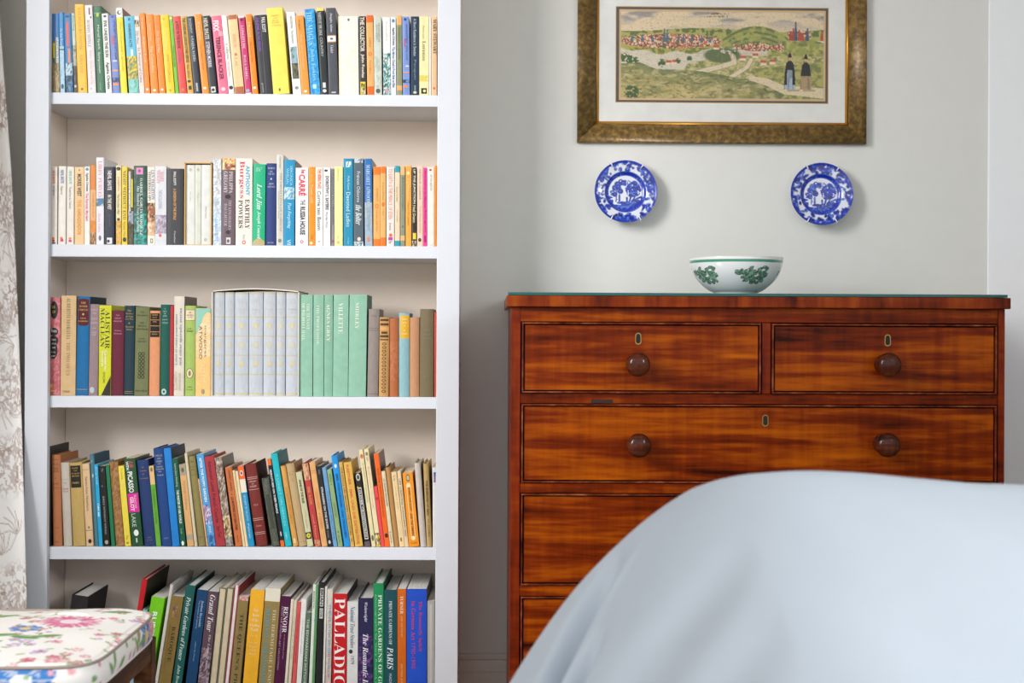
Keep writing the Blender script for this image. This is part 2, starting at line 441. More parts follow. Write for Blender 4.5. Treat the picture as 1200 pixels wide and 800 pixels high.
c = lay(c, (np.abs(zz - 0.885) > 0.022) * (np.abs(zz - 0.885) < 0.04) * outer * 0.5, '#2c7a62')
c = lay(c, (zz > 0.985) * 0.5, '#cdb38c')
for c0 in (-1.36, -1.36 + 1.257, -1.36 - 1.257, -1.36 + 2.513, -1.36 - 2.513):
    d = (th - c0 + math.pi) % (2 * math.pi) - math.pi + c0
    m, hi = sprig_mask(d, zz, c0, 0.40, 0.20, 0.52)
    c = lay(c, m * outer, '#5d584c'); c = lay(c, hi * outer, '#5d917c')
    m2 = (vnoise(d * 40, zz * 26, 5) > 0.66) * (m > 0.4); c = lay(c, m2 * outer * 0.7, '#9ac8ae')
colour_attr(bo.data, c)
tag(bo, 'white china bowl with green sprigs and a green rim line', 'bowl')

# ---------------------------------------------------------------- plates on the wall
def paint_plate(x, y, seed):
    """x, y in plate radii"""
    r = np.hypot(x, y); a = np.arctan2(y, x)
    c = np.tile(linarr('#dfe3ee'), (len(x), 1))
    B, L, D = '#1733ac', '#5077d0', '#0b1c78'
    rnd = random.Random(seed)
    blue = np.zeros(x.shape)
    for k in range(230):                                   # flowers and leaves on the rim
        aa = rnd.uniform(0, 6.283)
        if 2.05 < aa < 2.25 or 5.75 < aa < 5.95 or 4.0 < aa < 4.2: continue
        q = rnd.uniform(0.70, 0.99) if rnd.random() < .55 else rnd.uniform(0.88, 1.0)
        px, py, s = q * math.cos(aa), q * math.sin(aa), rnd.uniform(0.035, 0.085)
        e = rnd.uniform(0.6, 1.5); an = rnd.uniform(0, 3.14)
        u, w_ = (x - px) * math.cos(an) + (y - py) * math.sin(an), -(x - px) * math.sin(an) + (y - py) * math.cos(an)
        blue = np.maximum(blue, soft(np.hypot(u * e, w_ / e), s, 0.02))
    blue = np.where(r > 0.66, blue, 0)
    c = lay(c, blue, B)
    c = lay(c, blue * (vnoise(x * 16, y * 16, seed) > 0.62), L)
    c = lay(c, blue * (vnoise(x * 13, y * 13, seed + 4) > 0.66), D)
    c = lay(c, (r > 0.93) * (0.75 + 0.25 * (vnoise(a * 7, r * 0, seed) > .3)), B)
    ringm = soft(np.abs(r - 0.60), 0.066, 0.02)
    c = lay(c, ringm, B); c = lay(c, ringm * (vnoise(a * 26, r * 20, 2) > 0.68) * 0.7, L)
    inn = (r < 0.545)
    sc = np.zeros(x.shape)
    for px, py, s in ((-.13, .32, .09), (-.01, .30, .085), (-.33, .14, .085), (-.22, .17, .08), (-.42, -.02, .08), (-.34, -.06, .075), (-.16, .03, .08), (-.27, .27, .07),
                      (.22, .12, .17), (.32, .16, .14), (.20, .0, .14), (.33, .02, .13), (.29, .26, .10), (.13, .08, .11), (.42, .08, .08)):
        sc = np.maximum(sc, soft(np.hypot(x - px, y - py), s * (0.85 + 0.3 * 1), 0.02))
    sc = np.where(vnoise(x * 22, y * 22, 9) > 0.14, sc, 0)
    for seg, wd in ((((-.3, -.3), (-.27, .1)), .018), (((-.27, .0), (-.12, .12)), .014), (((.22, .0), (.12, -.33)), .03), (((.0, .14), (.12, .1)), .015), (((.25, .25), (.1, .38)), .015),
                    (((.2, -.3), (.42, -.18)), .03), (((.2, -.3), (.42, -.32)), .03), (((.2, -.3), (.35, -.08)), .022), (((-.19, -.1), (-.19, -.3)), .03), (((.05, -.18), (.05, -.36)), .03)):
        sc = np.maximum(sc, soft(seg_d(x, y, *seg[0], *seg[1]), wd, 0.015))
    ground = (y < -.20 + .10 * np.sin(x * 5 - 1.6)) * (vnoise(x * 6, y * 18, 3) > 0.25)
    sc = np.maximum(sc, ground)
    c = lay(c, sc * inn, B)
    c = lay(c, sc * inn * (vnoise(x * 15, y * 15, seed + 8) > 0.62) * 0.9, D)
    c = lay(c, sc * inn * (vnoise(x * 18, y * 26, seed + 12) > 0.66) * 0.8, L)
    return c
PLATE_PAT = [(0, 0.006), (0.2, 0.006), (0.40, 0.0062), (0.52, 0.0064), (0.55, 0.0068), (0.60, 0.0085), (0.64, 0.0115), (0.68, 0.0135), (0.80, 0.0155), (0.92, 0.018), (0.985, 0.0200), (1.0, 0.0204), (1.0, 0.0185), (0.9, 0.0145),
             (0.66, 0.010), (0.6, 0.004), (0.58, 0.0), (0.5, 0.0), (0.48, 0.002), (0, 0.002)]
def plate(px, py, label, seed):
    p = at(px, py, -0.035)
    rad = (at(px + 36.8, py, -0.035).x - at(px - 36.8, py, -0.035).x) / 2
    pr = []
    for a, b in zip(PLATE_PAT[:12], PLATE_PAT[1:12]):
        k = max(1, int((b[0] - a[0]) / 0.018))
        pr += [(a[0] + (b[0] - a[0]) * i / k, a[1] + (b[1] - a[1]) * i / k) for i in range(k)]
    nf = len(pr) + 1
    pr += PLATE_PAT[11:]
    N = 170
    v, f = lathe([(r * rad, h) for r, h in pr], N, 'y')
    f = [q[::-1] for q in f]
    t = empty('wall_plate', (p.x, -0.0145, p.z)); t.rotation_euler = (R(-5), 0, 0)
    tag(t, label, 'plate', 'blue and white wall plates')
    d = mesh('dish', v, f, PLATEM, t, True)
    a = np.array(v); c = paint_plate(a[:, 0] / rad, a[:, 2] / rad, seed)
    ring = np.repeat(np.arange(len(pr)), N); c[ring > nf] = linarr('#dfe3ee')
    colour_attr(d.data, c)
    wm = mat('#eceff2', 0.25, 'wire')
    for ang in (118, 57, 242, 297):
        ca, sa = math.cos(R(ang)), math.sin(R(ang))
        pts = [(q * rad * ca, -h, q * rad * sa) for q, h in ((0.80, 0.002), (0.98, 0.006), (1.035, 0.013), (1.035, 0.0205), (1.005, 0.0228), (0.95, 0.0216), (0.885, 0.0196))]
        vv, ff = tube(pts, 0.0015, 8)
        mesh('hanger_hook', vv, ff, wm, t, True)
    vv, ff = tube([(rad * 0.8 * math.cos(R(a)), -0.002, rad * 0.8 * math.sin(R(a))) for a in range(0, 360, 12)], 0.001, 6, True)
    mesh('hanger_ring', vv, ff, wm, t, True)
PLATEM = mat_attr('plate_glaze', 0.14, 0.6, 0.5)
plate(733.5, 224.8, 'blue and white plate on wall above the chest, left of the two', 5)
plate(963.2, 227.8, 'blue and white plate on wall above the chest, right of the two', 6)

# ---------------------------------------------------------------- framed print
YP = -0.026
pf = at(848, 167, YP)
FX0, FX1 = at(677, 120, YP).x, at(1017, 120, YP).x
FZ0 = at(848, 167.2, YP).z; FZ1 = at(848, -34, YP).z
fr = empty('framed_print', ((FX0 + FX1) / 2, -0.0025, (FZ0 + FZ1) / 2))
tag(fr, 'framed town view print in a burnished gold frame on wall', 'picture')
W2, H2 = (FX1 - FX0) / 2, (FZ1 - FZ0) / 2
def burl():
    m, nt, b = nodes('burnished_frame')
    tc = nt.nodes.new('ShaderNodeTexCoord'); n = nt.nodes.new('ShaderNodeTexNoise'); n.inputs['Scale'].default_value = 85; n.inputs['Detail'].default_value = 8; n.inputs['Distortion'].default_value = 0.5
    nt.links.new(tc.outputs['Object'], n.inputs['Vector'])
    r = nt.nodes.new('ShaderNodeValToRGB'); e = r.color_ramp.elements
    e[0].position = 0.36; e[0].color = (*lin('#5a4524'), 1); e[1].position = 0.68; e[1].color = (*lin('#96773f'), 1)
    k = e.new(0.52); k.color = (*lin('#775d30'), 1)
    nt.links.new(n.outputs['Fac'], r.inputs[0]); nt.links.new(r.outputs[0], b.inputs['Base Color'])
    b.inputs['Roughness'].default_value = 0.36; b.inputs['Metallic'].default_value = 0.15
    bp = nt.nodes.new('ShaderNodeBump'); bp.inputs['Strength'].default_value = 0.3; bp.inputs['Distance'].default_value = 0.002
    nt.links.new(n.outputs['Fac'], bp.inputs['Height']); nt.links.new(bp.outputs[0], b.inputs['Normal'])
    return m
BURL = burl()
GOLD = mat('#c9923e', 0.3, 'gilt'); GOLD.node_tree.nodes['Principled BSDF'].inputs['Metallic'].default_value = 0.75
pxm = (FX1 - FX0) / 340.0                           # metres for one photograph pixel on the print
FW = 22 * pxm; SL = 3.2 * pxm
def moulding(name, prof, m):
    """four mitred lengths, prof: (inset from the outer edge, height toward the viewer)"""
    n = len(prof)
    for s in range(4):
        v = []
        for end in (0, 1):
            for i, h in prof:
                a, b = W2 - i, H2 - i
                cs = [(-a, -b), (a, -b), (a, b), (-a, b)]
                q = cs[(s + end) % 4]
                v.append((q[0], -h, q[1]))
        f = [(i, i + 1, i + 1 + n, i + n) for i in range(n - 1)]
        f += [tuple(range(n))[::-1], tuple(range(n, 2 * n))]
        mesh(name, v, f, m, fr, True).data.polygons.foreach_set('use_smooth', [True] * (n - 1) + [False] * 2)
moulding('frame_moulding', [(0, 0), (0, 0.012), (0.0015, 0.0155), (0.006, 0.019), (0.014, 0.0215), (FW * 0.55, 0.0225), (FW * 0.8, 0.0205), (FW - 0.001, 0.0165), (FW, 0.012), (FW, 0)], BURL)
moulding('gilt_slip', [(FW, 0.0), (FW, 0.0135), (FW + SL * 0.5, 0.0125), (FW + SL, 0.0095), (FW + SL, 0.0)], GOLD)
IW, IH = W2 - FW - SL, H2 - FW - SL
box('backing', -IW - 0.004, IW + 0.004, -0.0045, 0.0, -IH - 0.004, IH + 0.004, mat('#57514a', 0.8), fr)
# window mount with its opening, dark border and the print
PX0, PX1 = (721.5 - 847.0) * pxm, (972.5 - 847.0) * pxm
PZ = lambda y: (66.6 - y) * pxm
PZ0, PZ1 = PZ(119.8), PZ(6.6)
def ring(name, o, i, y, m, th=0.0008):
    v = []
    for yy in (y, y + th):
        for r in (o, i):
            v += [(r[0], yy, r[2]), (r[1], yy, r[2]), (r[1], yy, r[3]), (r[0], yy, r[3])]
    f = []
    for k in range(4):
        j = (k + 1) % 4
        f += [(k, j, j + 4, k + 4), (k + 8, k + 12, j + 12, j + 8), (k + 4, j + 4, j + 12, k + 12), (k, k + 8, j + 8, j)]
    return mesh(name, v, f, m, fr)
ring('mount', (-IW - 0.001, IW + 0.001, -IH - 0.001, IH + 0.001), (PX0, PX1, PZ0, PZ1), -0.0085, mat('#dcdcd8', 0.8, 'mountboard'))
ring('mount_gilt_line', (PX0, PX1, PZ0, PZ1), (PX0 + .8 * pxm, PX1 - .8 * pxm, PZ0 + .8 * pxm, PZ1 - .8 * pxm), -0.0080, mat('#d9ac6c', 0.5, 'giltline'))
b1 = (PX0 + .8 * pxm, PX1 - .8 * pxm, PZ0 + .8 * pxm, PZ1 - .8 * pxm); b2 = (PX0 + 4.2 * pxm, PX1 - 3.6 * pxm, PZ0 + 3.4 * pxm, PZ1 - 3.4 * pxm)
ring('inner_mount', b1, b2, -0.0072, mat('#4a4b49', 0.7, 'darkmount'))
ring('mount_gilt_line', b2, (b2[0] + .8 * pxm, b2[1] - .8 * pxm, b2[2] + .8 * pxm, b2[3] - .8 * pxm), -0.0066, mat('#d9ac6c', 0.5, 'giltline'))
def paint_print(u, v):
    """u to the right, v downwards, both 0..1: a hand coloured town view"""
    A = 2.35; x = u * A; y = v
    c = np.tile(linarr('#d9c4a2'), (len(u), 1))
    cl = fbm(x * 3.2, y * 14, 1, 4)
    c = lay(c, np.clip((cl - .48) * 7, 0, 1) * (v < .24) * 0.5 * np.clip((.26 - v) * 8, 0, 1), '#8f9096'); c = lay(c, np.clip((cl - .56) * 8, 0, 1) * (v < .12) * 0.6, '#6f727b')
    # distant country
    far = .215 + .02 * np.sin(u * 9 + 1)
    c = lay(c, (v > far) * (v < .34), '#a8a45c'); c = lay(c, (v > far) * (v < .30) * (fbm(x * 20, y * 30, 3) > .5), '#5e7238')
    # river
    riv = (v > .33) & (v < .72)
    c = lay(c, riv, '#cfc4ae'); c = lay(c, riv * (fbm(x * 5, y * 60, 4) > .58) * .35, '#a5a29a')
    # island with the walled town
    isl = np.hypot((u - .245) / .262, (v - .37) / (.105 + .02 * np.sin(u * 40)))
    c = lay(c, soft(isl, 1.0, .1), '#a9a14f'); c = lay(c, soft(isl, 1.0, .1) * (fbm(x * 26, y * 26, 6) > .55) * (v > .42), '#6d7a34')
    tn = np.hypot((u - .25) / .245, (v - .345) / .082)
    def town(mask):
        nonlocal c
        cell = vnoise(x * 85, y * 90, 8)
        c = lay(c, mask, '#b8604a'); c = lay(c, mask * (cell > .56), '#d8c4a6'); c = lay(c, mask * (cell < .32), '#6a4034')
        c = lay(c, mask * (vnoise(x * 40, y * 45, 11) > .75), '#566a3a'); c = lay(c, mask * (vnoise(x * 60, y * 40, 12) > .8), '#c96a48')
    town(soft(tn, 1.0, .12))
    for su, sh in ((.06, .05), (.11, .06), (.16, .05), (.218, .13), (.232, .12), (.285, .06), (.31, .07), (.35, .05), (.40, .05), (.44, .04)):
        d = np.abs(u - su) * A; top = .335 - sh
        c = lay(c, (d < .004 + .012 * np.clip((v - top) / sh, 0, 1)) * (v > top) * (v < .36), '#4f6a7c')
    # hill with a castle, right
    h1 = .17 + .22 * ((u - .665) / .155) ** 2 * .6
    m = (v > h1) * (v < .42) * (u > .5) * (u < .83)
    c = lay(c, m, '#8b9150'); c = lay(c, m * (np.abs((v - h1) % .055 - .02) < .012), '#66713c'); c = lay(c, m * (fbm(x * 14, y * 14, 14) > .56) * .7, '#a9a85a')
    hc = .31 + .07 * ((u - .885) / .13) ** 2
    m = (v > hc) * (v < .62) * (u > .72)
    c = lay(c, m, '#93984a'); c = lay(c, m * np.clip((fbm(x * 26, y * 18, 15) - .48) * 6, 0, 1) * .7, '#c2b070'); c = lay(c, m * np.clip((fbm(x * 16, y * 34, 16) - .54) * 8, 0, 1) * .8, '#5f6d38')
    town((np.abs(u - .875) < .055) * (v > .225) * (v < .31) * 1.0)
    for su, sh, cc_ in ((.832, .06, '#a8402f'), (.845, .1, '#a8402f'), (.857, .17, '#3f5670'), (.874, .08, '#b34a34'), (.89, .05, '#b34a34'), (.914, .1, '#3f5670'), (.985, .06, '#b34a34')):
        d = np.abs(u - su) * A; top = .29 - sh
        c = lay(c, (d < .006 + .012 * np.clip((v - top) / sh, 0, 1)) * (v > top) * (v < .33), cc_)
    town(((v > .36) & (v < .455) & (u > .55) & (u < .80) & (np.abs(v - .41) < .045 + .02 * np.sin(u * 40))) * 1.0)
    # meadow between, road
    mid = (v > .50) & (u > .36 + (v - .5) * -.3) & (v < .62 + .3 * u)
    m = mid & ((u > .5) | (v > .52 + (.5 - u) * .45))
    c = lay(c, m, '#b3a96c'); c = lay(c, m * np.clip((fbm(x * 18, y * 26, 18) - .47) * 6, 0, 1) * .85, '#6f7a45'); c = lay(c, m * np.clip((fbm(x * 28, y * 44, 19) - .55) * 8, 0, 1) * .8, '#cfc08c')
    c = lay(c, (soft(np.hypot((u - .50) / .09, (v - .50) / .085), 1, .2)) * (fbm(x * 22, y * 22, 30) > .3), '#5c6b40')
    for pts, wd in ((((.55, .50), (.56, .58), (.47, .64), (.38, .69)), .030), (((.64, .55), (.62, .63), (.56, .72), (.5, .80)), .026), (((.56, .42), (.55, .52)), .02)):
        d = poly_d(x, y, [(a * A, b) for a, b in pts]); c = lay(c, soft(d, wd, .012), '#d5c6a6'); c = lay(c, soft(np.abs(d - wd), .004, .006) * .6, '#6b6440')
    for su, sv in ((.24, .585), (.27, .58), (.60, .53), (.66, .50), (.70, .58), (.745, .57), (.47, .41)):
        m = (np.abs(u - su) * A < .034) * (np.abs(v - sv) < .026); c = lay(c, m, '#e0cdb0'); c = lay(c, m * (v < sv + .002), '#c05a40')
    for su, sv, s in ((.205, .59, .045), (.285, .565, .03), (.05, .55, .05), (.02, .53, .05), (.08, .56, .035), (.34, .54, .03), (.56, .46, .03)):
        c = lay(c, soft(np.hypot((u - su) * A, (v - sv)), s, .012) * (vnoise(x * 60, y * 60, 20) > .3), '#3f5f2c')
    # foreground slope
    fg = np.interp(u, [0, .1, .18, .3, .4, .5, .6, .7, .8, .86], [.60, .585, .66, .665, .68, .72, .76, .82, .93, 1.02])
    m = v > fg
    c = lay(c, m, '#b3a468'); c = lay(c, m * np.clip(1 - (v - fg) * 5, 0, 1) * .9, '#5f7144'); n = fbm(x * 7, y * 20 + u * 4, 22)
    n2 = fbm(x * 12 - y * 3, y * 30 + u * 8, 34); c = lay(c, m * np.clip((n - .50) * 6, 0, 1) * .6, '#6b7442'); c = lay(c, m * np.clip((.46 - n2) * 7, 0, 1) * .6, '#c9b884'); c = lay(c, m * np.clip((fbm(x * 24, y * 60, 23) - .60) * 9, 0, 1) * .7, '#5c5032')
    c = lay(c, soft(np.hypot((u - .06) * A, v - .92), .085, .02) * (vnoise(x * 50, y * 50, 24) > .35), '#41592f')
    # right bank and its path
    rb = (v > .56 + (1 - u) * .25) & (u > .66) & ~m
    c = lay(c, rb, '#aaa35a'); c = lay(c, rb * np.clip((fbm(x * 18, y * 30, 25) - .50) * 7, 0, 1) * .8, '#687242')
    pth = np.interp(u, [.62, .72, .8, 1.0], [.74, .78, .86, .90]); c = lay(c, (np.abs(v - pth - .02) < .04 + .05 * (u - .62)) & (u > .63) & ~m, '#d4c3a0')
    # two walkers in dark cloaks
    for fu, top, cl1, sk1 in ((.829, .50, '#17171a', '#9fb0c0'), (.907, .515, '#1d1a1a', '#a98e68')):
        q = np.clip((v - top) / .38, 0, 1); dx = np.abs(u - fu) * A
        wdt = np.interp(q, [0, .16, .22, .5, .8, 1], [.0, .018, .042, .058, .064, .066])
        body = (dx < wdt) * (v > top + .05) * (v < .875)
        c = lay(c, body, sk1); c = lay(c, body * (v > .6) * (vnoise(x * 70, v * 6, 33) > .6) * .5, '#5f5a54')
        c = lay(c, body * ((q < .42) | ((dx > wdt * .5) & (q < .86) & (fu < .86)) | ((q < .55) & (fu > .86))), cl1)
        c = lay(c, soft(np.hypot(dx, (v - top - .035)), .020, .008), '#c99c78'); c = lay(c, (dx < .024 - .3 * np.clip(top + .02 - v, 0, 1)) * (v > top - .035) * (v < top + .022), cl1)
        c = lay(c, (np.abs(v - .885) < .012) * ((u - fu) * A > -.03) * ((u - fu) * A < .11) * .5, '#6a5c40')
    # engraved hatching, paper tone, centre fold
    hat = vnoise(x * 90 + y * 40, y * 150 - x * 20, 27); c = lay(c, (hat > .78) * .35, '#4a4030')
    c = lay(c, soft(np.abs(u - .5), .002, .004) * .45, '#8f7c5c'); c = lay(c, ((u < .008) | (u > .992) | (v < .018) | (v > .982)) * .8, '#c8ab84')
    c = lay(c, (np.abs(v - .035) < .012) * (np.abs(u - .48) < .05) * (vnoise(x * 90, y * 60, 29) > .45) * .8, '#4a4438')
    c = lay(c, (np.abs(v - .065) < .008) * (np.abs(u - .48) < .055) * (vnoise(x * 120, y * 60, 31) > .5) * .7, '#4a4438')
    return c
nx, nz = 420, 180
q0, q1, q2, q3 = b2[0] + .6 * pxm, b2[1] - .6 * pxm, b2[2] + .6 * pxm, b2[3] - .6 * pxm
U, V = np.meshgrid(np.linspace(0, 1, nx + 1), np.linspace(0, 1, nz + 1))
pv = np.stack([q0 + (q1 - q0) * U.ravel(), np.full(U.size, -0.0060), q3 + (q2 - q3) * V.ravel()], 1)
def grid_faces(nx, nz): return [(j * (nx + 1) + i, (j + 1) * (nx + 1) + i, (j + 1) * (nx + 1) + i + 1, j * (nx + 1) + i + 1) for j in range(nz) for i in range(nx)]
po = mesh('print', pv, grid_faces(nx, nz), mat_attr('print_ink', 0.55, 0.3), fr)
colour_attr(po.data, paint_print(U.ravel(), V.ravel()))
pane_m, nt, b = nodes('picture_glass')
tr_, gl_, mx_ = nt.nodes.new('ShaderNodeBsdfTransparent'), nt.nodes.new('ShaderNodeBsdfGlossy'), nt.nodes.new('ShaderNodeMixShader')
gl_.inputs['Roughness'].default_value = 0.02; mx_.inputs[0].default_value = 0.03
nt.links.new(tr_.outputs[0], mx_.inputs[1]); nt.links.new(gl_.outputs[0], mx_.inputs[2])
nt.links.new(mx_.outputs[0], nt.nodes['Material Output'].inputs['Surface'])
mesh('glass_pane', [(-IW - .001, -0.0094, -IH - .001), (IW + .001, -0.0094, -IH - .001), (IW + .001, -0.0094, IH + .001), (-IW - .001, -0.0094, IH + .001)], [(0, 1, 2, 3)], pane_m, fr)

# ---------------------------------------------------------------- bed with a pale quilt
def bed():
    t = empty('bed', (1.05, -1.75, 0))
    tag(t, 'bed under a plain pale blue white duvet in the foreground', 'bed')
    L, Fr = BED_L, BED_F
    box('mattress', L + .30 - 1.05, 1.9 - 1.05, -2.9 + 1.75, Fr - .30 + 1.75, 0.22, 0.37, mat('#e3e1dc', 0.8, 'ticking'), t, 0.04, 4)
    box('bed_base', L + .31 - 1.05, 1.9 - 1.05, -2.9 + 1.75, Fr - .31 + 1.75, 0.0, 0.215, mat('#8d8880', 0.8, 'base'), t, 0.01)
    xs = np.concatenate([np.linspace(L - 0.55, L + 0.45, 250), np.linspace(L + .45, 1.9, 81)[1:]])
    ys = np.concatenate([np.linspace(-3.05, Fr - .6, 91), np.linspace(Fr - .6, Fr + 0.55, 250)[1:]])
    X, Y = np.meshgrid(xs, ys)
    rc = BED_RC
    # distance outside the rounded rectangle of the mattress top (only the left and far sides fall)
    qx, qy = (L + rc) - X, Y - (Fr - rc)
    d = np.hypot(np.maximum(qx, 0), np.maximum(qy, 0)) + np.minimum(np.maximum(qx, qy), 0) - rc
    s = d + BED_R                                   # rounding starts inside the edge
    Z = np.where(s <= 0, 0, np.where(s < BED_R * 1.6, -(s ** 2) / (2 * BED_R * 1.6) * BED_SL, -(BED_R * .8 + (s - BED_R * 1.6)) * BED_SL))
    u = np.maximum(0, (Fr - BED_A) - Y)
    Z = Z - 0.42 * (np.sqrt(u * u + .04) - .2) - np.maximum(X - 0.9, 0) * 0.012      # the duvet slopes down towards the near end
    # arc length round the edge: folds of the hanging cloth run straight down from it
    ang = np.arctan2(np.maximum(qy, 0), np.maximum(qx, 1e-9))
    per = np.where(qy <= 0, Y - (Fr - rc), np.where(qx <= 0, rc * 1.571 + (X - L - rc), rc * ang))
    k = np.clip((s - .01) / 0.26, 0, 1.0) ** 1.1
    def valley(c, wd, dp, sl=.6, s0=.2): return -dp * np.exp(-((per - c + sl * (s - s0)) / wd) ** 2)
    kk = np.clip((s - .10) / 0.18, 0, 1.2)
    ridge = per - (-.07 - (s - .21) * 1.25)                 # a deep fold runs down from the corner beside this ridge
    fold = -.115 * np.exp(-((ridge - .050) / .032) ** 2) * np.clip((s - .22) / .07, 0, 1) + .008 * np.exp(-(ridge / .014) ** 2) * np.clip((s - .20) / .05, 0, 1)
    fold = fold + (valley(-.205, .016, .075, 1.0, .28) * np.clip((s - .255) / .03, 0, 1) + valley(-.30, .05, .030) + valley(-.45, .05, .030) + valley(-.62, .06, .03) + valley(-.80, .05, .03)
            + valley(.16, .04, .04) + valley(.34, .05, .04) + valley(.60, .06, .04)) * kk
    wr = np.clip(1 - np.abs(s + .12) / .35, 0, 1)
    soft_ = (fbm((X + Y * .5) * 4.0, (Y - X * .5) * 1.6, 45, 3) - .6) * 0.030 + (fbm((X * .8 + Y * .6) * 11, (Y * .8 - X * .6) * 2.2, 47, 2) - .5) * 0.013 * (.35 + wr)
    Z = np.maximum(BED_Z + Z + fold + soft_, 0.06)
    P = np.stack([X.ravel() - 1.05, Y.ravel() + 1.75, Z.ravel()], 1)
    nxx, nyy = len(xs) - 1, len(ys) - 1
    f = [(j * (nxx + 1) + i, j * (nxx + 1) + i + 1, (j + 1) * (nxx + 1) + i + 1, (j + 1) * (nxx + 1) + i) for j in range(nyy) for i in range(nxx)]
    m = mat('#c9d3de', 0.75, 'duvetcotton', 0.25, 0.01)
    o = mesh('duvet', P, f, m, t, True)
    md = o.modifiers.new('thickness', 'SOLIDIFY'); md.thickness = 0.012; md.offset = -1
BED_L, BED_F, BED_Z, BED_R, BED_SL, BED_RC, BED_A = 0.0856, -1.599, 0.8465, 0.300, 2.01, 0.166, 0.164
bed()

# ---------------------------------------------------------------- seat with a loose flowered cushion
SEAT_Z = 0.445
def cushion_paint(x, y, side):
    """x to the right, y to the back, metres; side: 0 on the faces, 1 on the boxing"""
    c = np.tile(linarr('#efebe6'), (len(x), 1))
    rnd = random.Random(21)
    def flower(cx, cy, s, col, col2, petals=9):
        nonlocal c
        dx, dy = x - cx, y - cy; r = np.hypot(dx, dy) / s; a = np.arctan2(dy, dx)
        m = r < 0.72 + .28 * np.abs(np.sin(a * petals / 2)); st = vnoise(a * 9, r * 4, 7)
        c = lay(c, m * (0.45 + .55 * (st > .42)), col); c = lay(c, (r < .34) * 1.0, col2)
    def leaf(cx, cy, s, an, col='#7aa463'):
        nonlocal c
        u, w_ = (x - cx) * math.cos(an) + (y - cy) * math.sin(an), -(x - cx) * math.sin(an) + (y - cy) * math.cos(an)
        c = lay(c, soft(np.hypot(u / 2.6, w_), s, s * .3), col); c = lay(c, (np.abs(w_) < s * .15) * (np.abs(u) < s * 2.4), '#4f7a46')
    def stem(pts, col='#84a76b', wd=.0022):
        nonlocal c
        c = lay(c, soft(poly_d(x, y, pts), wd, .0015), col)
    for k in range(150):
        cx, cy = rnd.uniform(-.5, .02), rnd.uniform(-.02, .48)
        flower(cx, cy, rnd.uniform(.006, .013), rnd.choice(['#d98a9c', '#e3a5ad', '#c96a80', '#b9a6d0']), rnd.choice(['#f0d0c8', '#c96a80']), 5)
        leaf(cx + rnd.uniform(-.02, .02), cy + rnd.uniform(-.02, .02), .003, rnd.uniform(0, 3.14), '#a9bd90')
    for cx, cy, s in ((-.115, .285, .052), (-.40, .10, .05), (-.33, .40, .045)):
        flower(cx, cy, s, '#d7739a', '#f3d9e2', 22)
    for cx, cy, s in ((-.33, .20, .035), (-.43, .30, .04), (-.17, .22, .028)):
        flower(cx, cy, s, '#4f7dc0', '#e8c66a', 7)
    for cx, cy, an in ((-.30, .33, .3), (-.27, .35, 2.6), (-.24, .33, .6), (-.19, .17, .2), (-.15, .155, 2.9), (-.12, .17, .5), (-.40, .36, .2), (-.06, .38, .4), (-.16, .42, 2.7), (-.45, .22, 1)):
        leaf(cx, cy, .0095, an)
    stem([(-.36, .31), (-.30, .33), (-.23, .335), (-.17, .31)]); stem([(-.28, .17), (-.2, .175), (-.12, .165)]); stem([(-.48, .33), (-.42, .36), (-.36, .37)])
    return c
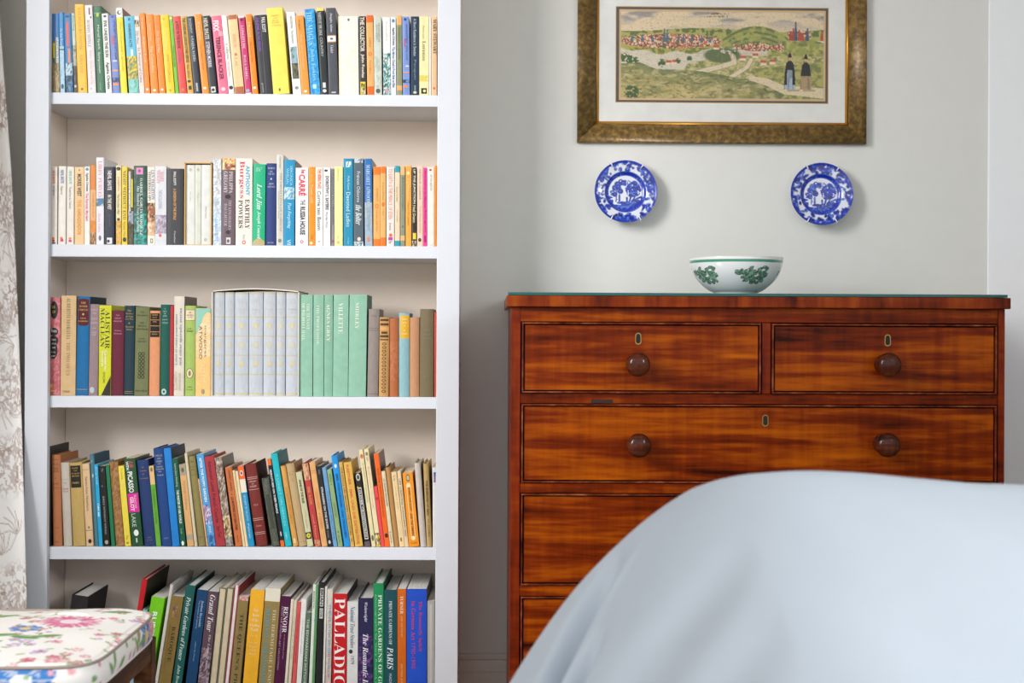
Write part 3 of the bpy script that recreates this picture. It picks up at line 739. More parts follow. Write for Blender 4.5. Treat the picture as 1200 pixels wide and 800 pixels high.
def seat():
    xr = at(176, 760, -0.98).x                          # right side of the seat
    zt = atz(60, 714, 0.5)
    yb, yf = CH_YB, CH_YF
    zt = CH_Z
    xl = xr - 0.46
    ch = empty('side_chair', ((xl + xr) / 2, (yb + yf) / 2, 0))
    tag(ch, 'dark worn wooden chair under the flowered cushion by the bookcase', 'chair')
    ox, oy = ch.location.x, ch.location.y
    th = 0.045
    rail_m = wood('worn_dark_wood', '#22140d', '#43291b', '#855534', scale=(6, 2, 10), rough=0.3, coat=0.25)
    seat_z = zt - th - 0.002
    def bb(name, a, b_, c_, d_, e, f_, bev=0.003): return box(name, a - ox, b_ - ox, c_ - oy, d_ - oy, e, f_, rail_m, ch, bev)
    bb('seat_rail', xr - 0.024, xr - 0.002, yf + .034, yb - .034, seat_z - 0.038, seat_z); bb('seat_rail', xl + 0.002, xl + 0.024, yf + .034, yb - .034, seat_z - 0.038, seat_z)
    bb('seat_rail', xl + .034, xr - .034, yf + .002, yf + .024, seat_z - 0.038, seat_z); bb('seat_rail', xl + .034, xr - .034, yb - .024, yb - .002, seat_z - 0.038, seat_z)
    bb('seat_board', xl + .026, xr - .026, yf + .034, yb - .034, seat_z - 0.018, seat_z - 0.004)
    for lx in (xl + .001, xr - 0.034):
        for ly in (yf + .001, yb - .034):
            v, f = box_geo(lx - ox, lx + .033 - ox, ly - oy, ly + .033 - oy, 0, seat_z)
            mx, my = lx + .0165 - ox, ly + .0165 - oy
            v = [(mx + (p[0] - mx) * (.72 if p[2] < .01 else 1), my + (p[1] - my) * (.72 if p[2] < .01 else 1), p[2]) for p in v]
            mesh('leg', v, f, rail_m, ch)
    for ly in (yb - .024, yf + .012):
        bb('stretcher', xl + .036, xr - .036, ly, ly + .014, 0.17, 0.195)
    # cushion
    cu = empty('seat_cushion', ((xl + xr) / 2, (yb + yf) / 2, zt - th))
    tag(cu, 'white boxed seat cushion printed with pink and blue flowers', 'cushion')
    A, B, rad = (xr - xl) / 2 + .004, (yb - yf) / 2 + .004, 0.05
    e = 0.26; ta = np.linspace(0, 2 * math.pi, 20001)
    ox_, oy_ = A * np.sign(np.cos(ta)) * np.abs(np.cos(ta)) ** e, B * np.sign(np.sin(ta)) * np.abs(np.sin(ta)) ** e
    al_ = np.concatenate([[0], np.cumsum(np.hypot(np.diff(ox_), np.diff(oy_)))]); al_ /= al_[-1]
    def outline(k, n=120): return (float(np.interp(k / n, al_, ox_)), float(np.interp(k / n, al_, oy_)))
    N = 420; rings = []
    for s in np.linspace(0.0, .99, 110): rings.append((s, th + 0.012 * (1 - s ** 2.4) - 0.002 * (s > .96), 0))
    for t_ in np.linspace(0, 1, 18): rings.append((1.0 + 0.022 * math.sin(t_ * math.pi), th - 0.003 - (th - .003) * t_, 1))
    for s in np.linspace(.99, 0, 6): rings.append((s, 0.0, 0))
    v, f = [], []
    for s, h, b_ in rings:
        for k in range(N):
            p = outline(k, N); wob = (math.sin(k * .09 + h * 40) + math.sin(k * .034)) * 0.0012 * (s > .6)
            v.append((p[0] * s, p[1] * s, h + wob * 1.5 if h > .01 else h))
    for i in range(len(rings) - 1):
        for k in range(N):
            a, b_ = i * N + k, i * N + (k + 1) % N
            f.append((a, b_, b_ + N, a + N)[::-1])
    o = mesh('cushion_cover', v, f, mat_attr('chintz', 0.7, 0.25, 0, (350, .15, .001)), cu, True)
    va = np.array(v); side = np.repeat(np.array([r[2] for r in rings]), N)
    rr = np.repeat(np.array([r[1] for r in rings]), N)
    # the boxing is a strip of the same cloth: unroll it along its length
    rnd_ = random.Random(8)
    arc = np.tile(np.arange(N) / N * (4 * (A + B) * .93), len(rings))
    col_t = cushion_paint(va[:, 0] - A, va[:, 1] + B, 0)
    col_s = cushion_paint(-.5 + (arc * 1.0 + .07) % .5, .20 + (rr - .02) * 1.0 + .14 * np.floor((arc + .07) / .5), 1)
    x, y = np.where(arc > 2 * (A + B) * .93, arc - 4 * (A + B) * .93, arc), rr            # flowers of the boxing: distance from the middle of the right side, height
    def bloom(cx, cy, sx, sy, col, col2, n):
        nonlocal col_s
        dx, dy = (x - cx) / sx, (y - cy) / sy; r = np.hypot(dx, dy); a_ = np.arctan2(dy, dx)
        m_ = (r < .74 + .26 * np.abs(np.sin(a_ * n / 2))) * 1.0
        col_s = lay(col_s, m_ * (.55 + .45 * (vnoise(a_ * 8, r * 4, 3) > .4)), col); col_s = lay(col_s, (r < .3) * 1.0, col2)
    bloom(B - .05, .028, .05, .026, '#dd8a94', '#ead08a', 9); bloom(-B - .075, .024, .055, .032, '#3f7fc4', '#e9ecf0', 8); bloom(-B - .30, .02, .05, .03, '#d7739a', '#f3d9e2', 11)
    for cx, cy, an in ((.05, .03, .6), (.035, .02, 2.3), (.07, .018, .2), (-.10, .03, 1.1), (-.12, .02, 2.4), (-.06, .015, .3)):
        u_, w_ = (x - cx) * math.cos(an) + (y - cy) * math.sin(an), -(x - cx) * math.sin(an) + (y - cy) * math.cos(an)
        col_s = lay(col_s, soft(np.hypot(u_ / 2.6, w_), .006, .002), '#7aa463')
    for k_ in range(60):
        cx, cy = rnd_.uniform(-.9, .9), rnd_.uniform(.005, .042)
        col_s = lay(col_s, soft(np.hypot(x - cx, y - cy), rnd_.uniform(.003, .006), .002), rnd_.choice(['#d98a9c', '#e3a5ad', '#8fae78', '#b9a6d0', '#7aa463']))
    colour_attr(o.data, np.where((side > 0)[:, None], col_s, col_t))
    pm = mat('#9c8f84', 0.8, 'pipingcord')
    for h, s in ((th - 0.002, 1.003), (0.004, 1.003)):
        pv, pf_ = tube([(outline(k, 140)[0] * s, outline(k, 140)[1] * s, h) for k in range(140)], 0.0026, 6, True)
        mesh('piping', pv, pf_, pm if h > .02 else mat('#e4dcd2', 0.8, 'pipingcord'), cu, True)
CH_YB, CH_YF, CH_Z = -0.93, -1.36, 0.497
seat()

# ---------------------------------------------------------------- curtain
def curtain():
    YCU = -0.42
    xs0 = WALL_L + 0.02
    nz_, nu = 900, 200
    zt, zb = 2.5, 0.02
    prof_px = [(-400, -22), (0, -3), (80, 2), (200, 11), (300, 16), (400, 21), (500, 25), (600, 29), (715, 33), (1000, 40)]
    P = []
    for j in range(nz_ + 1):
        z = zt + (zb - zt) * j / nz_
        YCU = -0.13 - 0.22 * max(0.0, min(1.0, (1.9 - z) / 1.5)) ** 1.3
        py = HORIZON + (CAM.z - z) * FPX / (YCU - CAM.y)
        px = np.interp(py, [a for a, _ in prof_px], [b for _, b in prof_px])
        xr = at(px, py, YCU).x
        for i in range(nu + 1):
            t = i / nu
            x = xs0 + (xr - xs0) * t
            y = YCU + 0.032 * math.cos((1 - t) * 5.2 * math.pi) * (0.35 + .65 * min(1, (1 - t) * 5)) - 0.012 + 0.01 * math.sin(z * 3 + t * 4)
            P.append((x, y, z))
    P = np.array(P)
    o = mesh('curtain', P, grid_faces(nu, nz_), mat_attr('toile', 0.85, 0.2, 0, (400, .1, .001)), None, True)
    # toile: brown engraved sprays and little scenes on off white linen
    arc = np.tile(np.linspace(0, 1, nu + 1) * 0.62, nz_ + 1); z = P[:, 2]
    x = 0.62 - arc
    c = np.tile(linarr('#e9e6e3'), (len(P), 1)); ink = np.zeros(len(P)); rnd = random.Random(5)
    for k in range(150):
        cx, cz_ = rnd.uniform(0, .62), rnd.uniform(0, 2.5)
        n = rnd.randint(4, 9); a0 = rnd.uniform(0, 6.28)
        for q in range(n):
            a = a0 + q * .35; Ls = rnd.uniform(.03, .075)
            b_ = (cx + Ls * math.cos(a), cz_ + Ls * math.sin(a)); mid = (cx + .5 * Ls * math.cos(a + .3), cz_ + .5 * Ls * math.sin(a + .3))
            sel = (np.abs(x - cx) < .09) & (np.abs(z - cz_) < .09)
            ink[sel] = np.maximum(ink[sel], soft(poly_d(x[sel], z[sel], [(cx, cz_), mid, b_]), .0011, .0022) * .9)
    for k in range(34):
        cx, cz_ = (k % 3) * .2 + rnd.uniform(-.03, .03) + .06, (k // 3) * .22 + rnd.uniform(-.04, .04)
        d = np.hypot((x - cx) / .10, (z - cz_) / .062)
        ink = np.maximum(ink, soft(d, 1.0, .5) * (fbm(x * 130, z * 130, 60 + k, 3) > .52) * .6)
        ink = np.maximum(ink, soft(d, 1.0, .4) * (np.abs(fbm(x * 40, z * 40, 90 + k, 2) - .5) < .03) * .9)
    colour_attr(o.data, lay(c, ink * .8, '#8c6a58'))
    md = o.modifiers.new('hem', 'SOLIDIFY'); md.thickness = 0.003
    tag(o, 'off white curtain printed with brown toile scenes beside the bookcase', 'curtain')
curtain()

# ---------------------------------------------------------------- books
# decoration of a spine; z runs from 0 at the head to 1 at the foot, x from 0 left to 1 right
def D(s, z0, z1, col='#222222', xc=.5, w=.5, st='s'): return ('T', 'd', s, z0, z1, xc, w, col, st)       # lettering reading down
def U(s, z0, z1, col='#222222', xc=.5, w=.5, st='s'): return ('T', 'u', s, z0, z1, xc, w, col, st)       # lettering reading up
def H(s, zc, hh=.03, col='#222222', xc=.5, w=.8, st='r'): return ('T', 'h', s, zc, hh, xc, w, col, st)    # lettering across
def B(z0, z1, col, x0=0., x1=1.): return ('R', z0, z1, x0, x1, col)
def O(zc, rz, col, xc=.5, rx=.3): return ('O', zc, rz, xc, rx, col)
def M(z0, z1, cols, seed=1, x0=0., x1=1.): return ('M', z0, z1, x0, x1, cols.split(), seed)

def P(col, *pts): return ('P', pts, col)
def S(col): return ('S', col)  # side board colour: jacket tone on some books, painted shade on others
CREAM, WH, BK, GOLDT = '#efe2cc', '#f4f4f0', '#1b1b1e', '#c9a45c'
# rows: (top left x, top right x, top y, foot left x, foot right x, colour, kind, colour word, look, decoration)
ROW1 = [
 (60.8, 68, 15.8, 61.7, 70.3, '#4f86c4', 'p', 'blue', 'blue paperback with a sandy landscape below', [M(.35, .62, '#5b7fae #3d5a55 #6a7a70 #8a9a86'.strip(), 1), M(.62, 1, '#a89468 #c4a877 #7d7048 #d0b88c', 2), B(.37, .56, '#f2e02c', .1, .38), B(.30, .62, '#e8e8e6', .55, .9), D('NICCOLO', .31, .61, '#33383a', .72, .25)]),
 (68.3, 74, 14.3, 70.5, 75.8, '#3f93d0', 'p', 'sky-blue', 'thin sky blue paperback paling below', [M(.42, 1, '#9fcbe6 #c2deec #b5d6e8', 3), D('the blue flower', .2, .42, '#d8ecf8'), B(.455, .47, '#24506e'), O(.92, .03, '#27465a')]),
 (75.3, 82.3, 15.8, 76.3, 86, '#2f7fb9', 'p', 'blue', 'blue paperback with red and orange title bar', [B(.10, .41, '#e8523a', .3, .62), B(.44, .64, '#ee8a4e', .45, .75), M(.62, .78, '#9ac3d4 #c8dbe0 #2f6f9e', 4), M(.78, 1, '#1d2733 #3d6e9a #5d93b8 #16191f', 5), O(.035, .015, '#16305a')]),
 (82.5, 86.5, 15.3, 86.5, 90.5, '#c9d6c9', 'p', 'grey', 'thin pale grey green paperback', [D('Reading', .03, .22, '#4f9a78', .5, .6), M(.4, .66, '#a9a591 #c4c4b0 #868472', 6), M(.66, 1, '#57453d #4a3c38 #6e6058', 7), B(.90, .93, '#d8d4ca', .2, .8)]),
 (86.8, 97.7, 4.5, 91.2, 101.8, '#fcc52d', 'p', 'yellow', 'tall yellow paperback with gold lettering', [D('SALMAN RUSHDIE', .04, .52, '#d79a26', .5, .34, 'r'), D('SHAME', .57, .78, '#d79a26', .5, .34, 'r'), O(.955, .012, '#4b4a55', .45, .14)]),
 (98.8, 107.8, 5.7, 103.2, 112.3, '#eee7e8', 'p', 'white', 'tall white paperback with small red figure', [B(.03, .11, '#8a3042', .5, .68), O(.14, .012, '#5a5a5a', .75, .1), D('RODDY DOYLE', .17, .48, '#9c9a9c', .42, .4, 'r'), D('Paddy Clarke Ha Ha Ha', .52, .90, '#e3aeb2', .5, .36), O(.95, .012, '#c2b4b8', .4, .12)]),
 (108.2, 118.3, 6.8, 113.8, 122.8, '#2e6d49', 'p', 'green', 'dark green paperback with white lettering', [B(.075, .085, '#6f9c7c', .05, .95), O(.10, .024, '#b8d432', .5, .17), D('Muriel Spark', .22, .50, '#eef2ea', .5, .3), D('Symposium', .53, .77, '#eef2ea', .45, .32), B(.88, .97, '#7fa58c', .42, .5)]),
 (118.6, 126, 15.5, 123.5, 131, '#f1efe9', 'p', 'white', 'white paperback lettered EVIL UNDER THE SUN', [O(.035, .015, '#3a4a44', .5, .25), D('EVIL UNDER THE SUN', .09, .55, '#33423e', .5, .46, 'b'), D('Agatha Christie', .61, .95, '#2f3a38', .5, .55, 'b')]),
 (127, 135.2, 17.3, 131.8, 140.8, '#7287c9', 'p', 'periwinkle', 'periwinkle blue paperback with orange diagonal stripe', [O(.022, .013, '#2a3a80', .5, .2), D('LITTLE GREY CELLS SOLVE IT AGAIN', .07, .57, '#26346e', .72, .3), B(.27, .37, '#d0507a', .25, .5), B(.58, .595, '#e6dce0', .2, .8), B(.70, .72, '#e89a6a', .1, .9), M(.80, .86, '#3d4a72 #7287c9 #2a3352', 8), B(.87, .90, '#ef8a48', .1, .85)]),
 (135.2, 143, 9, 141.5, 149, '#f4df2a', 'p', 'yellow', 'yellow paperback with a white head and crescent', [S('#9c5a4e'), B(0, .11, '#efefec'), O(.055, .026, '#23262a', .5, .32), O(.052, .018, '#efefec', .6, .2), D('The Unbearable Lightness', .17, .74, '#c4a43a', .55, .3)]),
 (144.8, 156.5, 18.7, 150.8, 163.2, '#63bfda', 'p', 'turquoise', 'light turquoise paperback with a painted meadow', [S('#3e4440'), O(.04, .02, '#2a7894', .5, .13), D('VANISHING ACTS', .09, .40, '#2b5f78', .5, .28, 'b'), B(.43, .63, '#dfe6d8', .45, .68), M(.52, .82, '#b9a845 #e6cf3f #6f7f45 #8d8f6a #d9c04a', 9), M(.82, 1, '#7fc9c0 #9ad6cb #5fae9f #8fd0c8', 10)]),
 (156.2, 162.5, 18.7, 163.2, 169.2, '#ecdcd4', 'p', 'pale-pink', 'pale pink paperback with checked head', [M(.05, .14, '#33302e #cdb46a #e8d8c8 #2a2826', 11), D('Elia Pires', .19, .36, '#7a6a6a', .4, .5, 'i'), D('Ex Prisoner of Crime', .41, .86, '#8a7878', .5, .5)]),
 (163.2, 169.5, 15, 169.7, 175.7, '#f98b1c', 'p', 'orange', 'orange paperback', [D('Graham', .06, .2, '#fbd6ac', .5, .4), D('Brighton Rock', .3, .62, '#fde3c4', .5, .4), O(.95, .014, '#fdf2e2', .5, .22)]),
 (170.5, 179.3, 16.5, 176.8, 185.5, '#f98d1d', 'p', 'orange', 'orange paperback', [D('Graham Greene', .12, .34, '#fbd6ac', .5, .3), D('The Comedians', .40, .74, '#fde3c4', .5, .34), O(.96, .014, '#fdf2e2', .5, .2)]),
 (179.8, 187.3, 17.5, 186.5, 194, '#fa8517', 'p', 'orange', 'orange paperback', [D('The Third Man', .20, .48, '#fde3c4', .5, .34), O(.95, .014, '#fdf2e2', .5, .2)]),
 (187.5, 196.3, 17.3, 194.5, 205, '#fdd022', 'p', 'yellow', 'yellow paperback with red lettering', [O(.05, .014, '#e0a52a', .4, .16), D('Penelope', .18, .44, '#fbeca0', .5, .3), D('JANE FITZGERALD', .50, .86, '#ef8a30', .5, .34), O(.96, .016, '#d99a2a', .5, .14)]),
 (197.5, 202, 18.3, 205.5, 209.5, '#79bf3e', 'p', 'green', 'thin bright green paperback', [O(.03, .02, '#d8cf9a', .5, .4), D('Travels in the wilds', .38, .66, '#3d7020', .5, .45)]),
 (202.3, 210.8, 19, 210.2, 219.2, '#e6443f', 'p', 'red', 'red paperback with dark lettering', [D('A POST IN THE BOOK', .06, .42, '#5a1d2b', .5, .42, 'b'), D('LEO BELL', .45, .62, '#7a5a9a', .45, .36), O(.95, .016, '#c98a3a', .5, .2)]),
 (211.3, 218.3, 19.2, 219.5, 227, '#d9a949', 'p', 'ochre', 'ochre paperback with a black bird mark', [D('THE LONESOME LONDON OTHER HEROES', .02, .60, '#5a4418', .5, .5, 'b'), D('Alan Sillitoe', .62, .80, '#4a3a1a', .5, .42), O(.84, .018, '#4a3a18', .45, .3), B(.90, .95, '#3a2c12', .25, .75)]),
 (218.8, 226.3, 19, 227.5, 236, '#242a38', 'p', 'black', 'blue black paperback with small lettering', [D('BIOGRAPHY', .03, .22, '#c8d0d8', .45, .35), D('A FUNERAL IN EDEN', .25, .58, '#d8dde2', .5, .38), B(.86, .97, '#aeb8c2', .35, .6)]),
 (226.7, 234.5, 16.5, 236.8, 245.3, '#f8932a', 'p', 'orange', 'orange paperback', [D('Evelyn', .10, .32, '#fde0bc', .5, .36), D('The Weight of Water', .38, .70, '#b0622a', .5, .3), O(.93, .016, '#fdf0dc', .45, .22)]),
 (236.8, 246, 18.3, 245.5, 254.8, '#2a2c33', 'p', 'black', 'black paperback with heavy white lettering', [D('NEVIL SHUTE', .03, .30, '#d8cfb8', .42, .5, 'b'), D('STEPHEN MORRIS', .33, .66, '#d6ccd6', .42, .46, 'b'), B(.91, .985, '#e2e0da', .25, .8), O(.95, .02, '#24262c', .5, .2)]),
 (247, 258.5, 18.3, 256.3, 267.8, '#f2708f', 'p', 'pink', 'pink paperback with bold lettering', [D('FIXX', .06, .20, '#fbeef0', .42, .55, 'b'), D('TERENCE BLACKER', .27, .82, '#6d1f3a', .45, .44, 'b'), B(.20, .26, '#f8a9b8', .6, .98), O(.94, .024, '#f0d0d8', .5, .22)]),
 (259, 265.3, 18, 268.3, 274.3, '#f2eee4', 'p', 'white', 'thin white paperback', [D('Collette', .36, .56, '#7a907a', .5, .45, 'r'), D('Memories', .58, .78, '#e0a4a4', .5, .45, 'r'), O(.92, .024, '#2a2c2c', .5, .4)]),
 (266, 277.3, 17.3, 275, 286.3, '#f1cb98', 'p', 'peach', 'peach paperback with rust brown ends', [B(0, .055, '#b5673c', .04, .96), B(.91, 1, '#b5673c', .04, .96), D('HOTEL DU', .24, .42, '#caa47a', .5, .3, 'r'), O(.50, .02, '#b98d60', .5, .15), D('LAC', .54, .66, '#caa47a', .5, .3, 'r')]),
 (279, 286, 18.7, 287.3, 294.8, '#c9346d', 'p', 'crimson', 'crimson paperback lettered LONGITUDE', [B(0, .02, '#efe4e4'), O(.05, .016, '#5a1030', .5, .25), D('LONGITUDE', .12, .42, '#f3d8e2', .5, .42, 'r'), D('DAVA SOBEL', .50, .82, '#f3d8e2', .5, .36, 'r'), O(.955, .02, '#8fb8c4', .45, .3), B(.985, 1, '#efe4e4')]),
 (287, 294, 16.5, 295.5, 302.5, '#fa8d1e', 'p', 'orange', 'orange paperback', [D('Muriel', .10, .28, '#fde0bc', .5, .38), D('The Driver\'s Seat', .34, .60, '#b85f1c', .5, .34), O(.92, .016, '#fdf0dc', .5, .26)]),
 (297.8, 312.5, 17.3, 305, 319.5, '#303034', 'p', 'black', 'black paperback with purple lettering', [D('THE JEWEL IN THE CROWN', .03, .46, '#8d4fc0', .24, .24, 'b'), D('PAUL SCOTT', .03, .22, '#e2e0dc', .72, .3, 'b'), B(.0, 1, '#6f6f72', .47, .50), D('granada', .86, .98, '#cfcfcf', .25, .14)]),
 (312.5, 332, 9, 320.5, 338.8, '#fbe260', 'p', 'yellow', 'thick tall bright yellow paperback', [H('SOPHIE', .09, .018, '#c9ac54', .5, .5), H('AND', .115, .016, '#c9ac54', .5, .28), H('HENRY', .145, .014, '#c9ac54', .5, .4), H('SIX STORIES', .17, .014, '#c9ac54', .5, .5), H('A NOVEL', .205, .016, '#c9ac54', .55, .6), O(.95, .018, '#6f6430', .42, .06)]),
 (334, 344.3, 13.8, 343.5, 353, '#efeeea', 'p', 'white', 'tall white paperback with a painted strip', [D('NEGOTIATING', .05, .20, '#77787a', .5, .26), D('The Elements', .22, .38, '#77787a', .5, .26), M(.42, .62, '#9ab8c4 #7f9fae #a8bcbc #5a7a80', 12, .12, .88), M(.62, .81, '#4f5a44 #6f6a4a #394238 #82805e', 13, .12, .88), O(.92, .02, '#8a8c8c', .5, .22)]),
 (346.3, 356, 18, 353.8, 362.8, '#f59a3c', 'p', 'orange', 'orange paperback', [D('Angus', .05, .18, '#a85f26', .4, .26), D('Anglo Saxon Attitudes', .24, .68, '#fbd9ae', .5, .3), O(.96, .014, '#fdf0dc', .5, .2)]),
 (355.7, 367.3, 10.2, 363.8, 375.5, '#2b9edb', 'p', 'bright-blue', 'tall bright blue paperback like rippled water', [M(0, 1, '#2b9edb #2190d2 #49b2e6 #1f86c8', 14), D('THE MAGUS', .03, .42, '#a8e0f8', .45, .5, 'r'), D('John Fowles', .46, .84, '#9ad8f4', .5, .4, 'r'), B(.88, .93, '#bfe6f6', .3, .65)]),
 (369.8, 379.3, 9, 376.5, 384.8, '#232a2c', 'p', 'black', 'tall black paperback with a yellow head band', [B(0, .035, '#f2d86a'), D('NORTH OF THE EDGE', .05, .32, '#d8d8d0', .42, .4, 'r'), D('COUNTRY', .34, .56, '#cfcfc8', .45, .34), B(.86, .92, '#dcdcdc', .3, .7), O(.955, .02, '#dcdcdc', .5, .25)]),
 (381, 393.5, 9, 385.5, 396, '#4e5058', 'p', 'slate', 'tall slate grey paperback with white label', [D('Douglas Adams', .06, .28, '#dcdce0', .5, .3, 'i'), B(.315, .395, '#d9a04a', .06, .94), B(.325, .385, '#efeef2', .06, .94), O(.355, .012, '#55565c', .5, .16), D('Violet', .43, .52, '#dcdce0', .5, .3, 'i'), B(.965, .98, '#c8c8cc', .3, .75)]),
 (396, 419.8, 19, 397.7, 420.2, '#f3eee0', 'p', 'cream', 'very thick plain cream paperback', [B(0, 1, '#e8d898', 0, .05), O(.045, .018, '#77756c', .52, .06), M(.3, .8, '#f3eee0 #f2ead2 #f4f0e4', 15, .2, .9)]),
 (420, 428.7, 18.8, 421.5, 429, '#3a3430', 'p', 'charcoal', 'charcoal paperback lettered THE COLLECTOR', [D('THE COLLECTOR', .01, .45, '#e6dccb', .5, .62, 'b'), D('John Fowles', .48, .78, '#e6dccb', .5, .55, 'b'), B(.83, .99, '#f0d640', .15, .88), M(.85, .98, '#26221e #f0d640 #26221e #e8e0d0', 16, .25, .8)]),
 (429, 437, 17.7, 430.3, 438.5, '#f2b069', 'p', 'tan', 'tan paperback with deep orange ends', [B(0, .09, '#ee6a1e'), B(.89, 1, '#ee6a1e'), D('CASTLE', .28, .40, '#a86f3a', .5, .28, 'r'), O(.485, .026, '#e9722a', .5, .26), O(.485, .014, '#f2b069', .5, .13), D('The Blue', .56, .74, '#b07a48', .5, .24)]),
 (437.5, 446.8, 19.5, 438.8, 447.3, '#cbd2c6', 'p', 'grey', 'pale grey green paperback', [D('THE ACTS AND LOVE', .08, .32, '#6f7a72', .68, .24), D('JOHN BERRY', .10, .30, '#6f7a72', .38, .22), M(.5, .9, '#c2cabf #b0bcae #d0d6ca', 17), O(.945, .03, '#5a625c', .5, .3)]),
 (448.2, 457.2, 20, 449.5, 457.7, '#f0eeea', 'p', 'white', 'white paperback with teal flowers at the foot', [M(.46, 1, '#2f7f7c #57a39c #e8eae4 #1f5a60 #cfe0da #3f8f8a', 18), O(.935, .02, '#ea8fb0', .45, .2), D('flowers', .05, .3, '#cfcac6', .5, .24)]),
 (457.7, 463.7, 20, 458.3, 464.3, '#eceff3', 'p', 'white', 'thin white paperback with blue lettering', [O(.045, .024, '#5a8fa8', .5, .3), D('Agatha Christie', .13, .36, '#2a3a58', .5, .5, 'b'), D('The Mirror Crack\'d From Side to Side', .38, .90, '#4a6fb0', .5, .5, 'b')]),
 (464.3, 470.8, 18.3, 465.2, 471.2, '#8f9470', 'p', 'olive', 'olive paperback with tan ends', [B(0, .115, '#edb06a'), B(.875, .935, '#edb06a'), D('DOROTHY L SAYERS', .15, .55, '#5f6648', .5, .36)]),
 (471.2, 479.3, 19.5, 472.2, 480.2, '#7d97d4', 'p', 'periwinkle', 'periwinkle blue paperback with orange diagonal stripe', [O(.035, .016, '#2a3a80', .45, .2), D('APPOINTMENT WITH FATE', .09, .55, '#35488c', .62, .28), B(.28, .38, '#d0507a', .25, .45), B(.62, .635, '#efe0dc', .4, .9), B(.70, .715, '#ef9a5a', .1, .95), M(.80, .84, '#3d4a72 #7d97d4 #2a3352', 19), B(.87, .9, '#ef8a48', .05, .7)]),
 (481.2, 491, 19, 481.5, 491, '#22384f', 'p', 'navy', 'navy paperback with pale lettering', [D('A Short Residence in Sweden', .03, .50, '#d2dbe2', .5, .34), D('Penguin', .55, .8, '#8fa2b4', .5, .3), O(.96, .016, '#dcd8b0', .5, .22), B(.87, .94, '#7f92a4', .42, .6)]),
 (491.3, 502.3, 19, 491.3, 502.3, '#f1e6ac', 'p', 'pale-yellow', 'pale yellow paperback with a black emblem', [D('Primo Levi', .12, .28, '#8f8a62', .45, .2), D('Lorenzo', .31, .56, '#6f6c50', .5, .34, 'r'), M(.74, .82, '#e2d268 #d8c85a #eee0a0', 20), B(.905, .975, '#23251f', .2, .8), O(.94, .018, '#e0d8a0', .55, .16)]),
 (502.7, 505.2, 20, 502.7, 505.2, '#f0ece4', 'p', 'white', 'very thin white paperback', []),
 (505.5, 511.9, 19.5, 505.5, 511.9, '#f0c69a', 'p', 'tan', 'tan paperback at the right end', [D('MARY STEWART', .03, .47, '#3a2a20', .62, .62, 'r'), O(.905, .018, '#ee6a3a', .5, .22)]),
]
